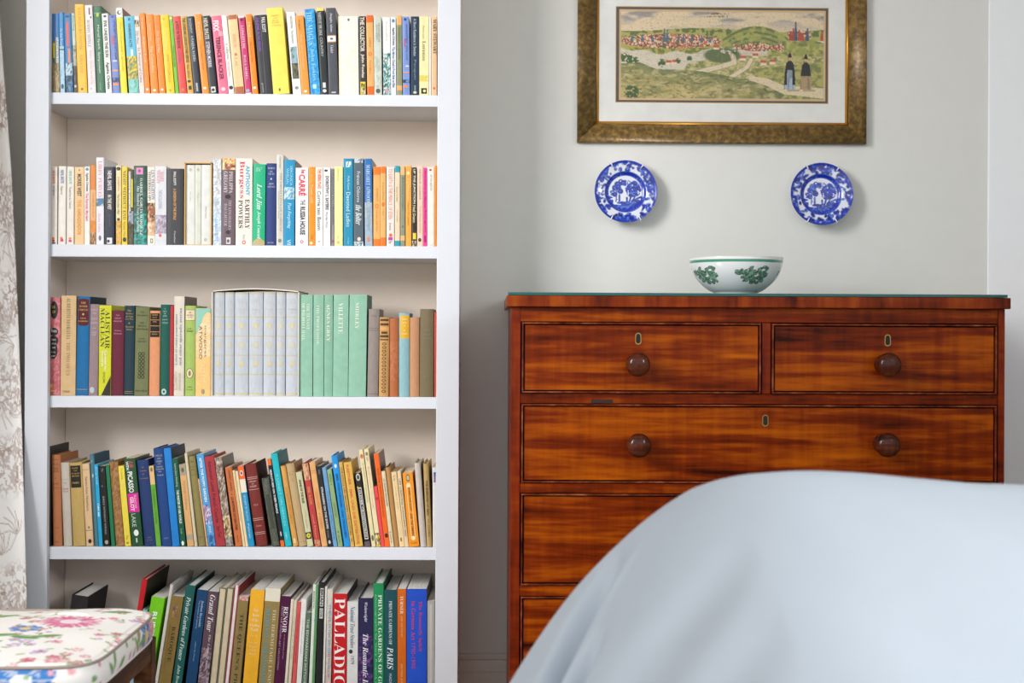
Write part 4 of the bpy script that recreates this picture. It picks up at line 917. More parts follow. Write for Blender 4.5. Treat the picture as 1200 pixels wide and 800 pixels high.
ROW2 = [
 (59, 67, 195, 58.7, 66.2, '#f2ebdf', 'p', 'white', 'white paperback lettered in orange', [D('NICK SHUTE', .05, .22, '#e8743a', .5, .4, 'b'), D('No Highway', .25, .37, '#3a3634', .5, .36), O(.925, .018, '#ee8a2a', .45, .2), O(.955, .016, '#d0285a', .5, .2), B(.975, .99, '#33302e', .3, .8)]),
 (68.7, 77, 194.5, 67.5, 76.7, '#f2ebdf', 'p', 'white', 'white paperback lettered in blue', [D('NEVIL SHUTE', .05, .22, '#3f66b8', .5, .4, 'b'), D('Pastoral', .26, .36, '#5a5856', .45, .3), O(.92, .016, '#ee8a2a', .45, .2), B(.93, .965, '#e0308a', .3, .72)]),
 (78.2, 86.3, 195.2, 77.5, 86, '#f2ebdf', 'p', 'white', 'white paperback lettered in pale green', [D('NEVIL SHUTE', .05, .22, '#7fc0a8', .5, .4, 'b'), D('Trustee from the Toolroom', .26, .54, '#4a4846', .5, .32), O(.925, .016, '#ee8a2a', .5, .2), B(.94, .97, '#e0308a', .3, .72)]),
 (87, 98.3, 195.5, 87, 98, '#f4cd98', 'p', 'peach', 'peach paperback lettered THE AMBASSADOR', [O(.04, .012, '#a88a5a', .5, .1), D('MORRIS WEST', .09, .38, '#4a3a28', .5, .46, 'b'), D('THE AMBASSADOR', .42, .88, '#ef9a3a', .5, .42, 'b')]),
 (98.7, 105, 195, 98.7, 105, '#f3efe6', 'p', 'white', 'white paperback with pink title', [O(.035, .02, '#5a8fa8', .5, .3), D('Agatha Christie', .08, .32, '#33302e', .5, .5, 'b'), D('The Patriotic Murders', .34, .70, '#e84a8a', .5, .5, 'b')]),
 (105.3, 112, 193.3, 105.3, 112, '#f0b274', 'p', 'tan', 'tan paperback with rust orange ends', [B(0, .31, '#df852c'), M(.70, .85, '#df852c #e8963c', 3), M(.85, 1, '#b98a58 #8a5a34 #d8b080', 4), D('A MURDER OF QUALITY', .34, .66, '#b87a3e', .5, .34)]),
 (112.5, 121.3, 184.3, 112.5, 121.3, '#ebeaf0', 'p', 'white', 'tall white paperback with pink letters', [D('LIBBY PURVES', .04, .46, '#ee8a9a', .5, .46, 'r'), M(.47, .56, '#4a7fb8 #5d8a6a #d8d8d0 #2f6aa8', 5), D('Home Leave', .64, .86, '#e8a0b0', .45, .36, 'i'), O(.925, .03, '#6a6a78', .5, .18)]),
 (122.3, 134, 195.3, 122.3, 133.5, '#20263a', 'p', 'black', 'blue black paperback with a white horse emblem', [D('NEVIL SHUTE', .05, .30, '#e8dcd8', .5, .4, 'b'), D('IN THE WET', .36, .55, '#e8dccc', .5, .38, 'b'), D('pan', .62, .76, '#4a5068', .5, .2), B(.91, .99, '#e6e6e6', .25, .78), O(.955, .02, '#20263a', .4, .14)]),
 (135.5, 141.5, 193.8, 135.5, 141.5, '#eedfae', 'p', 'cream', 'cream paperback with golden foot', [O(.04, .024, '#2a2a28', .5, .42), D('Josephine', .14, .32, '#d85a4a', .5, .44), D('The Franchise Affair', .36, .62, '#5a5448', .5, .44), M(.70, 1, '#d8a84a #e8be68 #c89a40', 6), O(.68, .02, '#3a3a30', .5, .3)]),
 (142.5, 149, 195.3, 142.5, 149, '#f1cf3c', 'p', 'yellow', 'yellow paperback lettered NIGHT WITHOUT END', [D('NIGHT WITHOUT END', .05, .68, '#5a5230', .5, .5, 'r'), D('Alistair Mac', .70, .90, '#8a7a30', .5, .36), O(.935, .03, '#3a341c', .5, .34)]),
 (149.8, 156.2, 199, 149.8, 156.2, '#544e3c', 'p', 'brown', 'dark paperback with white and yellow title bars', [B(.02, .55, '#ecebe6', .12, .45), B(.12, .50, '#f0d820', .58, .86), D('Dorothy Dunnett', .03, .54, '#3a3a38', .28, .24), M(.55, .72, '#8f94a8 #b8bccc #4a5440', 7), M(.72, 1, '#4a4434 #6a5c44 #3a362a', 8)]),
 (156.2, 171.5, 194, 156.2, 171.5, '#2b5549', 'p', 'green', 'thick dark green paperback with pink square label', [M(0, .6, '#2b5549 #1f4038 #30604f', 9), M(.6, 1, '#2b5549 #2f8f86 #38b0a8 #1f4a40', 10), B(.025, .11, '#e88ab8', .2, .72), O(.065, .02, '#8a4a9a', .45, .12), D('GABRIEL GARCIA MARQUEZ', .16, .88, '#e6efe6', .58, .24, 'r'), D('One Hundred Years of Solitude', .26, .84, '#d6e4da', .36, .2, 'r')]),
 (172.3, 181.3, 195.3, 172.3, 181.3, '#efe6d6', 'p', 'cream', 'cream paperback with a brown photograph', [D('LEN DEIGHTON', .04, .42, '#5a6fb0', .72, .42, 'r'), D("YESTERDAY'S SPY", .06, .44, '#4a4440', .28, .36, 'r'), M(.46, .70, '#6e3c24 #a8683c #d8b088 #4a2818', 11), M(.70, .88, '#e2c09a #c8926a #f0dcc0', 12), B(.92, .975, '#6a6a66', .4, .72), B(.93, .965, '#efe6d6', .48, .64)]),
 (181.7, 194.8, 194.5, 181.7, 194.8, '#dcdde2', 'p', 'pale-grey', 'pale grey paperback with rosy lettering', [D('MARY', .07, .20, '#e08a98', .62, .32, 'r'), D('WESLEY', .05, .22, '#e08a98', .3, .3, 'r'), D('THE VACILLATIONS', .30, .54, '#9ba0bc', .45, .3), M(.62, .86, '#a596a8 #c2b8c6 #8f8296 #d2ccd6', 13), O(.88, .02, '#e0554a', .45, .13)]),
 (195.5, 214.7, 197.5, 195.5, 214.7, '#333338', 'p', 'black', 'thick black paperback with gold title', [D('PAUL SCOTT', .04, .22, '#e8e6e0', .48, .15, 'b'), D('A DIVISION OF THE SPOILS', .26, .67, '#d8a050', .48, .17, 'b'), D('Panther', .82, .98, '#d0d0d0', .48, .1)]),
 ('slip', 216, 248, 190.5, [
   (217.3, 228, 193, 217.3, 227.6, '#dfe1da', 'p', 'pale-grey', 'pale grey volume in the tan slipcase', [O(.06, .022, '#b8bab2', .5, .16), D('The Raj', .33, .46, '#8a8a84', .5, .14)]),
   (228.4, 235.4, 193, 228.0, 235.2, '#d8d9cb', 'p', 'grey', 'thin grey volume in the tan slipcase', [O(.06, .022, '#b0b2a6', .5, .2), D('The Quartet', .35, .48, '#8a8a80', .5, .18)]),
   (235.8, 246.6, 193, 235.6, 246.6, '#dfe1dc', 'p', 'pale-grey', 'pale grey volume with seal in the tan slipcase', [D('Afternoon', .52, .67, '#8a8a84', .5, .14), O(.94, .022, '#b8bab2', .45, .18)])]),
 (249.5, 259.5, 185.8, 249.5, 259.2, '#d8d8dc', 'p', 'pale-grey', 'white paperback scribbled with grey and blue', [M(0, .45, '#e4e6ea #c8cacd #eceef0 #b6bac0', 14), M(.45, 1, '#dfe6ea #a8ccea #cdd6dc #eceef0 #b8c0c8', 15), D('JOHN', .1, .24, '#a0a4a8', .6, .3, 'i'), D('INTACT', .46, .64, '#b8b8c0', .5, .36, 'r'), D('HARVEST', .70, .96, '#7fb4e4', .45, .36, 'r')]),
 (260, 275.8, 185.5, 259.3, 275, '#6b5860', 'p', 'mauve', 'mauve brown paperback with golden portrait head', [M(0, .13, '#e8b468 #f4dca0 #b86a4a #7a3a4a', 16), D('PHILIPPA', .15, .40, '#d8ccd0', .68, .26, 'r'), D('GREGORY', .15, .40, '#d8ccd0', .28, .28, 'r'), O(.44, .025, '#2a2024', .45, .22), D('THE KINGMAKER\'S', .48, .82, '#c0b2ba', .62, .22, 'r'), D('DAUGHTER', .52, .78, '#c0b2ba', .3, .22, 'r'), O(.85, .022, '#33292e', .48, .17), B(.91, .985, '#d8d4d8', .35, .68), O(.95, .02, '#6b5860', .5, .1)]),
 (276, 296, 185.5, 276, 295.5, '#efe7dc', 'p', 'cream', 'thick cream paperback lettered EARTHLY POWERS', [D('ANTHONY', .08, .43, '#4fb4dc', .72, .24, 'b'), D('Burgess', .03, .46, '#e03a5c', .36, .36, 'r'), D('EARTHLY', .47, .81, '#38322e', .70, .26, 'r'), D('POWERS', .48, .80, '#38322e', .30, .26, 'r'), O(.965, .024, '#e0543a', .5, .11), O(.965, .014, '#efe7dc', .5, .06), D('Pen', .88, .93, '#9a948c', .5, .14)]),
 (296.8, 311, 192.3, 295.3, 310.3, '#17b380', 'f', 'emerald', 'emerald green book with white script title', [D('Gollancz', .04, .09, '#bfeedd', .5, .5), D('Lord Jim', .24, .56, '#f0faf4', .5, .46, 'k'), D('Joseph Conrad', .58, .92, '#eaf8f0', .5, .34, 'k'), P('#c2ad7c', (0, 1), (1, 1), (1, .95), (.85, .935), (.6, .905), (.4, .91), (.15, .94), (0, .965))]),
 (312, 323.8, 191.2, 310.8, 322.8, '#34457f', 'h', 'navy', 'navy cloth hardback with stacked white title', [H('MARCH', .06, .022, '#c8cee0', .5, .7), H('DE', .10, .016, '#c8cee0', .5, .3), H('VICTI', .13, .022, '#c8cee0', .5, .6), O(.19, .012, '#c8cee0', .5, .08), H('ARTH', .25, .02, '#c8cee0', .5, .5), H('HASTINGS', .285, .02, '#c8cee0', .5, .7), H('SECKER', .965, .018, '#b0b8d0', .5, .6)]),
 (324.2, 332.3, 181.3, 323.6, 332, '#d5d2c8', 'p', 'stone', 'tall stone coloured paperback', [D('George', .02, .15, '#8f8c82', .5, .3), D('THE GREAT LIVES OF GARDENS', .20, .84, '#9a978c', .62, .3, 'r'), D('the men of the Rising', .4, .7, '#a8a59a', .3, .24), O(.945, .022, '#8a8880', .5, .26)]),
 (332.8, 345.5, 187, 331.8, 344.7, '#1d93c2', 'p', 'bright-blue', 'bright blue paperback with a pale portrait', [S('#3c4448'), D('VERONICA', .07, .30, '#a8e2f2', .68, .26), D('WHELAN', .1, .28, '#a8e2f2', .34, .24), M(.32, .46, '#7fb8d0 #cfe6ee #5a98b8 #a8ccd8', 17), D('Past Forgetting', .50, .80, '#c8eef8', .5, .4, 'i'), D('VII', .93, .99, '#e0f4fa', .5, .36)]),
 (346.3, 361.3, 196.5, 346, 361, '#efeff0', 'p', 'white', 'white paperback lettered THE RUSSIA HOUSE', [D('le', .025, .075, '#e8384a', .6, .3, 'b'), D('CARRÉ', .085, .36, '#e8384a', .56, .6, 'b'), D('THE', .41, .48, '#33353a', .56, .36), D('RUSSIA HOUSE', .50, .86, '#2c2e34', .56, .4, 'b'), O(.95, .022, '#e8384a', .5, .13), O(.95, .012, '#efeff0', .5, .07)]),
 (361.7, 369.2, 195.3, 361.5, 369.2, '#fb9414', 'p', 'orange', 'orange paperback', [D('Graham', .03, .2, '#fbc478', .5, .34), D('Travels with', .22, .46, '#fde0b0', .5, .34), O(.965, .016, '#fdf0dc', .4, .2), B(.86, .92, '#d9821c', .3, .7)]),
 (369.5, 378, 196, 369.5, 378, '#f4f2ec', 'p', 'white', 'white paperback with orange and black lettering', [D('THE HIDING PLACE', .02, .27, '#f2763a', .55, .5, 'b'), D('Corrie ten Boom', .30, .80, '#3c3a3c', .5, .52), O(.945, .012, '#b8b6b0', .5, .16)]),
 (378.5, 387, 196, 378.5, 387, '#f1f0f0', 'p', 'white', 'white paperback with grey black lettering', [O(.04, .014, '#3a3a3e', .4, .26), D('DOROTHY L SAYERS', .11, .54, '#4c4a50', .55, .44, 'b'), D('Murder Must', .57, .77, '#8a888c', .5, .32)]),
 (388.3, 391.7, 197.5, 388.3, 391.7, '#8f918c', 'p', 'grey', 'very thin grey paperback', [D("L'ELEGANCE DU HERISSON", .02, .72, '#4f514e', .5, .6), O(.94, .02, '#c43a7a', .5, .4)]),
 (392, 401.5, 195, 392, 401.5, '#f9efa6', 'p', 'pale-yellow', 'plain pale yellow paperback', [D('Simenon', .03, .18, '#c8bc78', .45, .24), O(.955, .02, '#cfc57e', .45, .2), D('faber', .87, .92, '#c8bc78', .45, .2)]),
 (402.5, 413.5, 185.5, 402.5, 413.5, '#1c8fb4', 'p', 'teal', 'teal paperback lettered Devoted Ladies', [M(.035, .10, '#e8f2f2 #a8d8e0 #f6f6f2 #1c8fb4', 18, .25, .8), D('Molly Keane', .20, .36, '#d0ecf2', .5, .3), D('Devoted Ladies', .385, .78, '#d4eef4', .5, .42), D('virago', .90, .98, '#a8d8e4', .5, .2)]),
 (414.2, 425.8, 185.5, 414.5, 425.8, '#56656f', 'p', 'slate', 'slate paperback with white brush strokes', [M(0, .05, '#e8ecee #56656f #c8d0d4', 19, .1, .95), D('Frances Osborne', .15, .50, '#dfe6ea', .5, .34), D('the Bolter', .53, .76, '#f2f6f6', .5, .6, 'k'), O(.92, .022, '#f0d8d4', .55, .18), M(.95, 1, '#c8d4d8 #56656f #e0e8ea', 20)]),
 (426.8, 435.5, 185.8, 427.5, 436.6, '#2a72b8', 'p', 'blue', 'blue paperback fading to misty grey below', [S('#6a7076'), M(.5, 1, '#8fb0d0 #a8b8c4 #b8bcb8 #98b0c4', 21), D('MARGARET ATWOOD', .07, .50, '#cfe2f2', .5, .5, 'r'), D('THE TESTIMONY', .55, .83, '#8aa0b8', .5, .3), B(.90, .95, '#ea8050', .3, .62)]),
 (437.4, 445.7, 195.3, 437.4, 445.7, '#f7b266', 'p', 'tan', 'tan paperback with bright orange ends', [B(0, .10, '#f57a1c'), B(.91, 1, '#f57a1c'), D('IRIS MURDOCH', .27, .43, '#b8803e', .55, .26), O(.495, .03, '#f07a28', .5, .24), O(.495, .017, '#f7b266', .5, .12), D('Under the Net', .55, .82, '#c08a4a', .5, .26)]),
 (446, 452, 195, 446, 452, '#e9b468', 'p', 'tan', 'thin tan paperback with bright orange ends', [B(0, .085, '#f57a1c'), B(.89, 1, '#f57a1c'), D('A Severed Head', .2, .42, '#b8803e', .5, .3), O(.475, .03, '#f07a28', .5, .3), D('Penguin', .53, .62, '#b8803e', .5, .26)]),
 (452.8, 461.8, 195.5, 452.8, 461.8, '#efe5de', 'p', 'white', 'white paperback with coral lettering', [D('TO EARTH & THE PRINCE OF EDEN', .02, .66, '#ee8a70', .5, .48), D('Irwin', .71, .80, '#6a625c', .5, .3), O(.86, .022, '#ee6a3a', .55, .22), B(.885, .925, '#c83aa0', .25, .8), D('Pan', .935, .965, '#33302e', .5, .4)]),
 (462.5, 468.5, 194.2, 462.5, 468.5, '#f0d6b4', 'p', 'cream', 'cream paperback with turquoise ends', [B(0, .08, '#2a9cb0'), B(.93, 1, '#2a9cb0'), D('Rumer Godden', .26, .44, '#a8906a', .45, .34), O(.49, .022, '#e8dcc0', .5, .3), D('Two Under', .54, .70, '#b09a74', .5, .28)]),
 (469.3, 474.5, 194.2, 469.3, 474.5, '#8f937b', 'p', 'olive', 'olive grey paperback with tan ends', [B(0, .115, '#e2b87c'), B(.865, .93, '#e2b87c'), D('Edmund Crispin', .15, .56, '#646a54', .5, .44), O(.755, .012, '#5a5e4a', .5, .2)]),
 (475.3, 482, 194.2, 475.3, 482, '#f6ab45', 'p', 'orange', 'amber orange paperback', [O(.09, .024, '#f8d6a0', .45, .3), D('P G Wodehouse', .16, .43, '#f8d8a4', .5, .36), D('Carry On, Jeeves', .46, .74, '#8a5a1c', .45, .34)]),
 (482.8, 488, 196, 482.8, 488, '#2f2a24', 'p', 'black', 'black paperback lettered UP THE JUNCTION', [D('UP THE JUNCTION', .02, .46, '#e6dcc8', .5, .62, 'b'), D('Nell Dunn', .48, .70, '#d2c4a0', .5, .6, 'b'), B(.83, .91, '#eed640', .2, .9), M(.93, 1, '#e0d2b0 #2f2a24 #c0b28a', 22)]),
 (488.8, 495.5, 193.8, 488.8, 495.5, '#f3ccb4', 'p', 'pale-pink', 'pale salmon paperback with dark oval', [D('ARTHUR CLARKE', .04, .42, '#a8857a', .5, .32), D('Two Asking the Past', .5, .84, '#c08a80', .5, .34), O(.92, .024, '#5a3a34', .45, .28)]),
 (495.8, 500.5, 196.3, 495.8, 500.5, '#ee3f92', 'p', 'magenta', 'thin magenta paperback', [D('Dame Daphne', .04, .28, '#6a1444', .5, .5), D('du Maurier', .30, .52, '#6a1444', .5, .44), D('Penguin', .54, .82, '#6a1444', .5, .44), B(.86, .95, '#a82064', .25, .75)]),
 (500.8, 508.8, 195.7, 500.8, 508.8, '#f3ede2', 'p', 'white', 'plain white paperback with a red dot', [O(.035, .014, '#d8342c', .45, .2), D('saga', .09, .3, '#c8c2b6', .5, .3), B(.98, .985, '#c8c2b6', .3, .8)]),
 (509.2, 512, 193.8, 509.2, 512, '#fb961e', 'p', 'orange', 'thin orange paperback at the right end', []),
]
SLIPB = '#c3c9d2'
def slipvol(s): return [B(.005, .018, '#cdbf92', .06, .94), B(.235, .245, '#cfc194', .04, .96), B(.42, .43, '#cfc194', .04, .96), B(.605, .615, '#cfc194', .04, .96), B(.79, .80, '#cfc194', .04, .96), B(.975, .99, '#cfc194', .06, .94),
    H('JANE', .07, .014, '#d4cba8', .5, .5), H('AUSTEN', .10, .014, '#d4cba8', .5, .6), O(.13, .006, '#d4cba8', .5, .06), H(s[0], .165, .014, '#d4cba8', .5, .7), H(s[1], .195, .012, '#d4cba8', .5, .5),
    O(.325, .036, '#d6cb9c', .5, .20), O(.33, .016, '#cdcec8', .52, .08), O(.51, .036, '#d6cb9c', .5, .22), O(.51, .022, '#c3c9d2', .5, .12), O(.695, .034, '#d6cb9c', .5, .17), O(.715, .014, '#c4c2b0', .46, .1)]
GR = '#8fbfa6'
ROW3 = [
 (57.9, 71, 348.2, 57.9, 70, '#c96a6e', 'f', 'rose', 'rose pink book with black blots and white title', [M(0, 1, '#cf7478 #c06066 #d8868a #b85a62', 1), O(.13, .09, '#1c1a1c', .42, .36), H('OUR', .10, .028, '#e0b83a', .35, .3, 's'), H('OF', .15, .028, '#e0b83a', .4, .3, 's'), O(.35, .04, '#201c1e', .4, .4), O(.44, .05, '#201c1e', .4, .42), O(.54, .09, '#201c1e', .36, .4), H('Akers', .34, .034, '#efe8e4', .4, .55, 's'), H('Some', .43, .02, '#efe8e4', .4, .4, 's'), H('of us', .47, .02, '#efe8e4', .4, .4, 's'), H('and', .51, .02, '#efe8e4', .4, .3, 's'), H('in my', .56, .02, '#efe8e4', .36, .4, 's'), H('past', .60, .02, '#efe8e4', .36, .36, 's'), O(.90, .022, '#e0b030', .15, .14), B(.945, .96, '#e0b030', .1, .5)]),
 (71.2, 89.4, 346.3, 70.2, 88, '#dab886', 'f', 'tan', 'tall tan book lettered THE TWO OF US', [D('ALBERTO MORAVIA', .02, .44, '#8a7050', .5, .26, 'r'), D('THE TWO OF US', .47, .80, '#b07a4a', .5, .24, 'r'), D('sw', .95, .97, '#8a7050', .4, .5)]),
 (89.4, 105.7, 347.3, 88.2, 101.8, '#1b6fa8', 'h', 'blue', 'blue cloth hardback with maroon oval label', [S('#12333f'), B(.03, .28, '#8a5a2a', .04, .96), B(.035, .275, '#5d1c28', .06, .94), O(.04, .018, '#5d1c28', .5, .44), O(.275, .022, '#5d1c28', .5, .44), H('THE', .065, .018, '#d8b86a', .5, .4), H('INNER', .10, .018, '#d8b86a', .5, .66), H('CIRCLE', .135, .018, '#d8b86a', .5, .76), O(.18, .01, '#d8b86a', .5, .08), H('ANNA', .22, .014, '#d8b86a', .5, .5), H('HARDING', .25, .014, '#d8b86a', .5, .8), B(.935, .942, '#a8925a', .05, .95)]),
 (105.9, 115.4, 356.3, 102, 114.7, '#9d8689', 'h', 'mauve', 'mauve grey cloth hardback with pale stacked title', [H('CALL', .06, .024, '#cbbcbc', .5, .7), H('NO', .10, .024, '#cbbcbc', .5, .4), H('MAN', .16, .024, '#cbbcbc', .5, .6), H('HAPPY', .205, .024, '#cbbcbc', .5, .74), B(.26, .264, '#cbbcbc', .3, .7), H('ANDRE', .31, .018, '#cbbcbc', .5, .6), H('GIDE', .335, .018, '#cbbcbc', .5, .5), O(.94, .034, '#c2ccd6', .4, .26)]),
 (115.6, 130.6, 357.6, 114.9, 129.2, '#d3d51d', 'f', 'lime-yellow', 'acid yellow dust jacket with big black lettering', [D('ALISTAIR', .06, .48, '#33331c', .70, .36, 'r'), D('MACLEAN', .03, .46, '#33331c', .28, .34, 'r'), D('Caravan to', .50, .72, '#f0f0c8', .58, .22, 'b'), D('Vaccares', .50, .68, '#f0f0c8', .32, .2, 'b'), D('COLLINS', .74, .86, '#4a4a22', .45, .18), P('#2b2620', (1, .78), (1, 1), (.22, 1))]),
 (130.8, 144.9, 363.8, 129.4, 144, '#6b2238', 'h', 'maroon', 'maroon cloth hardback with small pale title', [H('NO', .055, .016, '#c89aa4', .5, .3), H('BRIGHT', .09, .016, '#c89aa4', .5, .5), H('MEASURE', .125, .016, '#c89aa4', .5, .7), H('Monica', .235, .016, '#c89aa4', .5, .6), H('Dickens', .27, .016, '#c89aa4', .5, .7)]),
 (145.3, 157.8, 358, 144.4, 156.3, '#213a45', 'h', 'navy', 'dark blue green hardback with gilt title', [H('The', .055, .02, '#b89a58', .5, .4), H('Bridge', .09, .02, '#b89a58', .5, .7), H('of San', .12, .02, '#b89a58', .5, .7), H('Luis Rey', .15, .02, '#b89a58', .5, .8), O(.195, .007, '#b89a58', .5, .07), H('Thornton', .235, .018, '#b89a58', .5, .8), H('Wilder', .265, .018, '#b89a58', .5, .6), B(.95, .955, '#a88c50', .1, .9), B(.97, .975, '#a88c50', .1, .9)]),
 (158.2, 175, 359.4, 156.5, 172.9, '#757a52', 'h', 'olive', 'olive cloth hardback with black lattice ornament', [H('The', .06, .02, '#3a3a20', .5, .3), H('Adventures', .095, .018, '#3a3a20', .5, .84), H('The', .18, .02, '#3a3a20', .5, .3), H('Return', .215, .018, '#3a3a20', .5, .55), H('of the Tenant', .25, .018, '#3a3a20', .5, .84), H('ANNE', .36, .014, '#3a3a20', .5, .4), H('BRADDON', .39, .014, '#3a3a20', .5, .6)] + [O(.53 + .043 * k, .021, '#3a3a20', .38 + .24 * (j), .12) for k in range(7) for j in (0, 1)] + [O(.53 + .043 * k, .012, '#757a52', .38 + .24 * (j), .07) for k in range(7) for j in (0, 1)] + [H('BODLEY HEAD', .945, .016, '#3a3a20', .5, .84)]),
 (175.2, 187, 364, 173.3, 186.5, '#e2976b', 'h', 'salmon', 'salmon cloth hardback with a black title panel', [B(.03, .31, '#1f1a18', .06, .94), B(.105, .112, '#c89a5a', .06, .94), B(.175, .182, '#c89a5a', .06, .94), B(.245, .252, '#c89a5a', .06, .94), H('SHORT', .05, .014, '#d0a668', .5, .6), H('CUT', .08, .014, '#d0a668', .5, .4), H('THE', .13, .012, '#d0a668', .5, .4), H('ROAD', .275, .014, '#d0a668', .5, .5)]),
 (187.8, 199.2, 356.8, 186.9, 197.8, '#175c50', 'h', 'green', 'deep green cloth hardback with silver title', [H('A', .045, .014, '#b8ccc4', .5, .14), H('SET', .075, .016, '#b8ccc4', .5, .4), H('OF', .10, .014, '#b8ccc4', .5, .24), H('SIX', .125, .016, '#b8ccc4', .5, .4), H('JOSEPH', .165, .014, '#b8ccc4', .5, .6), H('CONRAD', .20, .016, '#b8ccc4', .5, .6), O(.955, .034, '#b8d0cc', .45, .26), O(.955, .016, '#175c50', .45, .12)]),
 (199.6, 203.6, 358, 198, 203, '#b32a30', 'f', 'red', 'thin red hardback', []),
 (204, 216, 347, 203.2, 215.4, '#ddd3c2', 'f', 'cream', 'tall cream book with blue lettering reading upward', [S('#6e665a'), U('a choir of ruined preservations', .18, .69, '#3f7a9a', .24, .3), U('and other sporadic stories', .12, .69, '#3f7a9a', .66, .32), U('ELIZABETH', .76, .94, '#c8a088', .2, .28), U('JENNINGS', .77, .95, '#b0a898', .62, .3)]),
 (216.3, 228.7, 358, 215.6, 228, '#a5bf63', 'h', 'light-green', 'light green hardback with a cream label', [B(.045, .165, '#8a6a3a', .06, .94), B(.05, .16, '#e8d8b8', .08, .92), H('THE', .075, .014, '#6a5a3a', .5, .3), H('BROTHERS', .105, .014, '#6a5a3a', .5, .6), H('PATH', .13, .012, '#6a5a3a', .5, .4), H('J & K', .255, .016, '#4a5a28', .45, .44), H('Bennet', .28, .018, '#4a5a28', .5, .6), O(.75, .056, '#6f5a30', .5, .34), O(.75, .05, '#e2d4ac', .5, .29), O(.75, .03, '#8a7a50', .5, .12), H('Collins', .90, .012, '#5a6a34', .5, .5), H('The Edition', .93, .012, '#5a6a34', .5, .6)]),
 (229.2, 246.7, 361, 228.4, 246.7, '#f0c37c', 'p', 'apricot', 'apricot paperback with a turquoise corner', [M(0, .55, '#f0d0a0 #ecc890 #f4d8ac', 2), P('#8fc4b0', (0, 0), (1, 0), (1, .06), (.8, .045), (.66, .06), (.5, .10), (.42, .16), (.3, .19), (.12, .28), (0, .30)), D('margaret', .20, .56, '#8a7a54', .62, .16, 's'), D('ATWOOD', .20, .58, '#5f5a48', .34, .2, 's'), D('CAT\'S EYE', .60, .84, '#f6dca8', .5, .3), O(.95, .03, '#5aa08a', .5, .12), O(.945, .02, '#e87a3a', .45, .07)]),
 ('slip', 247.9, 350.3, 341.0, [
   (249.2, 262.1, 342.3, 249.2, 262.1, SLIPB, 'h', 'grey-blue', 'grey blue gilt volume, first in the white slipcase', slipvol(('SENSE', 'AND'))),
   (262.7, 273.6, 342.3, 262.7, 273.6, SLIPB, 'h', 'grey-blue', 'slim grey blue gilt volume, second in the white slipcase', slipvol(('LADY', 'SUSAN'))),
   (274.1, 290.4, 342.3, 274.1, 290.4, SLIPB, 'h', 'grey-blue', 'wide grey blue gilt volume, third in the white slipcase', slipvol(('MANSFIELD', 'PARK'))),
   (291.0, 307.3, 342.3, 291.0, 307.3, SLIPB, 'h', 'grey-blue', 'wide grey blue gilt volume, middle of the white slipcase', slipvol(('EMMA', '*'))),
   (308.0, 322.3, 342.3, 308.0, 322.3, SLIPB, 'h', 'grey-blue', 'grey blue gilt volume, third from right in the white slipcase', slipvol(('PRIDE', 'AND'))),
   (323.0, 333.7, 342.3, 323.0, 333.7, SLIPB, 'h', 'grey-blue', 'slim grey blue gilt volume, second from right in the white slipcase', slipvol(('PERSUA', 'SION'))),
   (334.4, 348.8, 342.3, 334.4, 348.8, SLIPB, 'h', 'grey-blue', 'grey blue gilt volume at the right end of the white slipcase', slipvol(('NORTHANGER', 'ABBEY')))]),
 (351, 366.4, 345.2, 350.5, 366.0, GR, 'f', 'sage', 'sage green cloth hardback with two line title', [D('THE TENANT', .085, .34, '#e8ecd8', .66, .22, 'r'), D('OF WILDFELL HALL', .085, .45, '#e8ecd8', .30, .22, 'r')]),
 (367.3, 379.3, 345.2, 366.6, 379, GR, 'f', 'sage', 'slim sage green hardback lettered THE PROFESSOR', [D('THE PROFESSOR', .10, .49, '#dfe6d2', .45, .26, 'r')]),
 (380.1, 390, 345.2, 379.5, 389.4, '#86b79c', 'f', 'sage', 'narrow sage green hardback lettered AGNES GREY', [D('AGNES GREY', .09, .46, '#efeedd', .48, .4, 'r')]),
 (390.6, 408.8, 345.2, 390, 407.3, GR, 'f', 'sage', 'sage green hardback lettered VILLETTE', [D('VILLETTE', .08, .38, '#ecefdd', .48, .28, 'r')]),
 (409.6, 430.2, 345.2, 408, 428.6, GR, 'f', 'sage', 'widest sage green hardback lettered SHIRLEY', [S('#2f6a58'), D('SHIRLEY', .08, .34, '#ecefdd', .45, .2, 'r')]),
 (431.9, 444.6, 362, 430, 442.8, '#958983', 'h', 'grey', 'faded grey mauve cloth hardback', [H('FANNY', .08, .018, '#77695f', .5, .5), B(.215, .222, '#786c66', .04, .96), B(.24, .247, '#786c66', .04, .96), B(.965, .972, '#786c66', .04, .96)]),
 (445, 456, 371.6, 443, 455.7, '#c89a5e', 'h', 'gold-brown', 'small tan book with dark woven ornament', [B(.02, .05, '#5a3c20', .08, .92), B(.075, .105, '#5a3c20', .08, .92), B(.125, .16, '#e0a45c', .06, .94), B(.18, .21, '#5a3c20', .2, .8), B(.225, .255, '#5a3c20', .08, .92), B(.275, .29, '#5a3c20', .08, .92)] + [O(.335 + .046 * k, .017, '#6a4826', .5, .22) for k in range(14)] + [O(.335 + .046 * k, .009, '#c89a5e', .5, .12) for k in range(14)]),
 (456.6, 467, 372.8, 455.9, 467, '#b5683c', 'h', 'rust', 'small rust orange cloth hardback', [M(.3, .8, '#b5683c #bd7344 #b06038', 5)]),
 (467.5, 479.7, 366.6, 467.3, 479.7, '#8fb8c0', 'h', 'pale-blue', 'pale blue hardback with a yellow label', [B(.03, .305, '#e8b02a', .12, .98), H('MISS', .075, .018, '#f8ecc0', .55, .5), H('MAX', .115, .018, '#f8ecc0', .55, .4), H('B', .155, .018, '#f8ecc0', .55, .14), H('H.', .21, .018, '#f8ecc0', .55, .2), H('JAMES', .25, .018, '#f8ecc0', .55, .56)]),
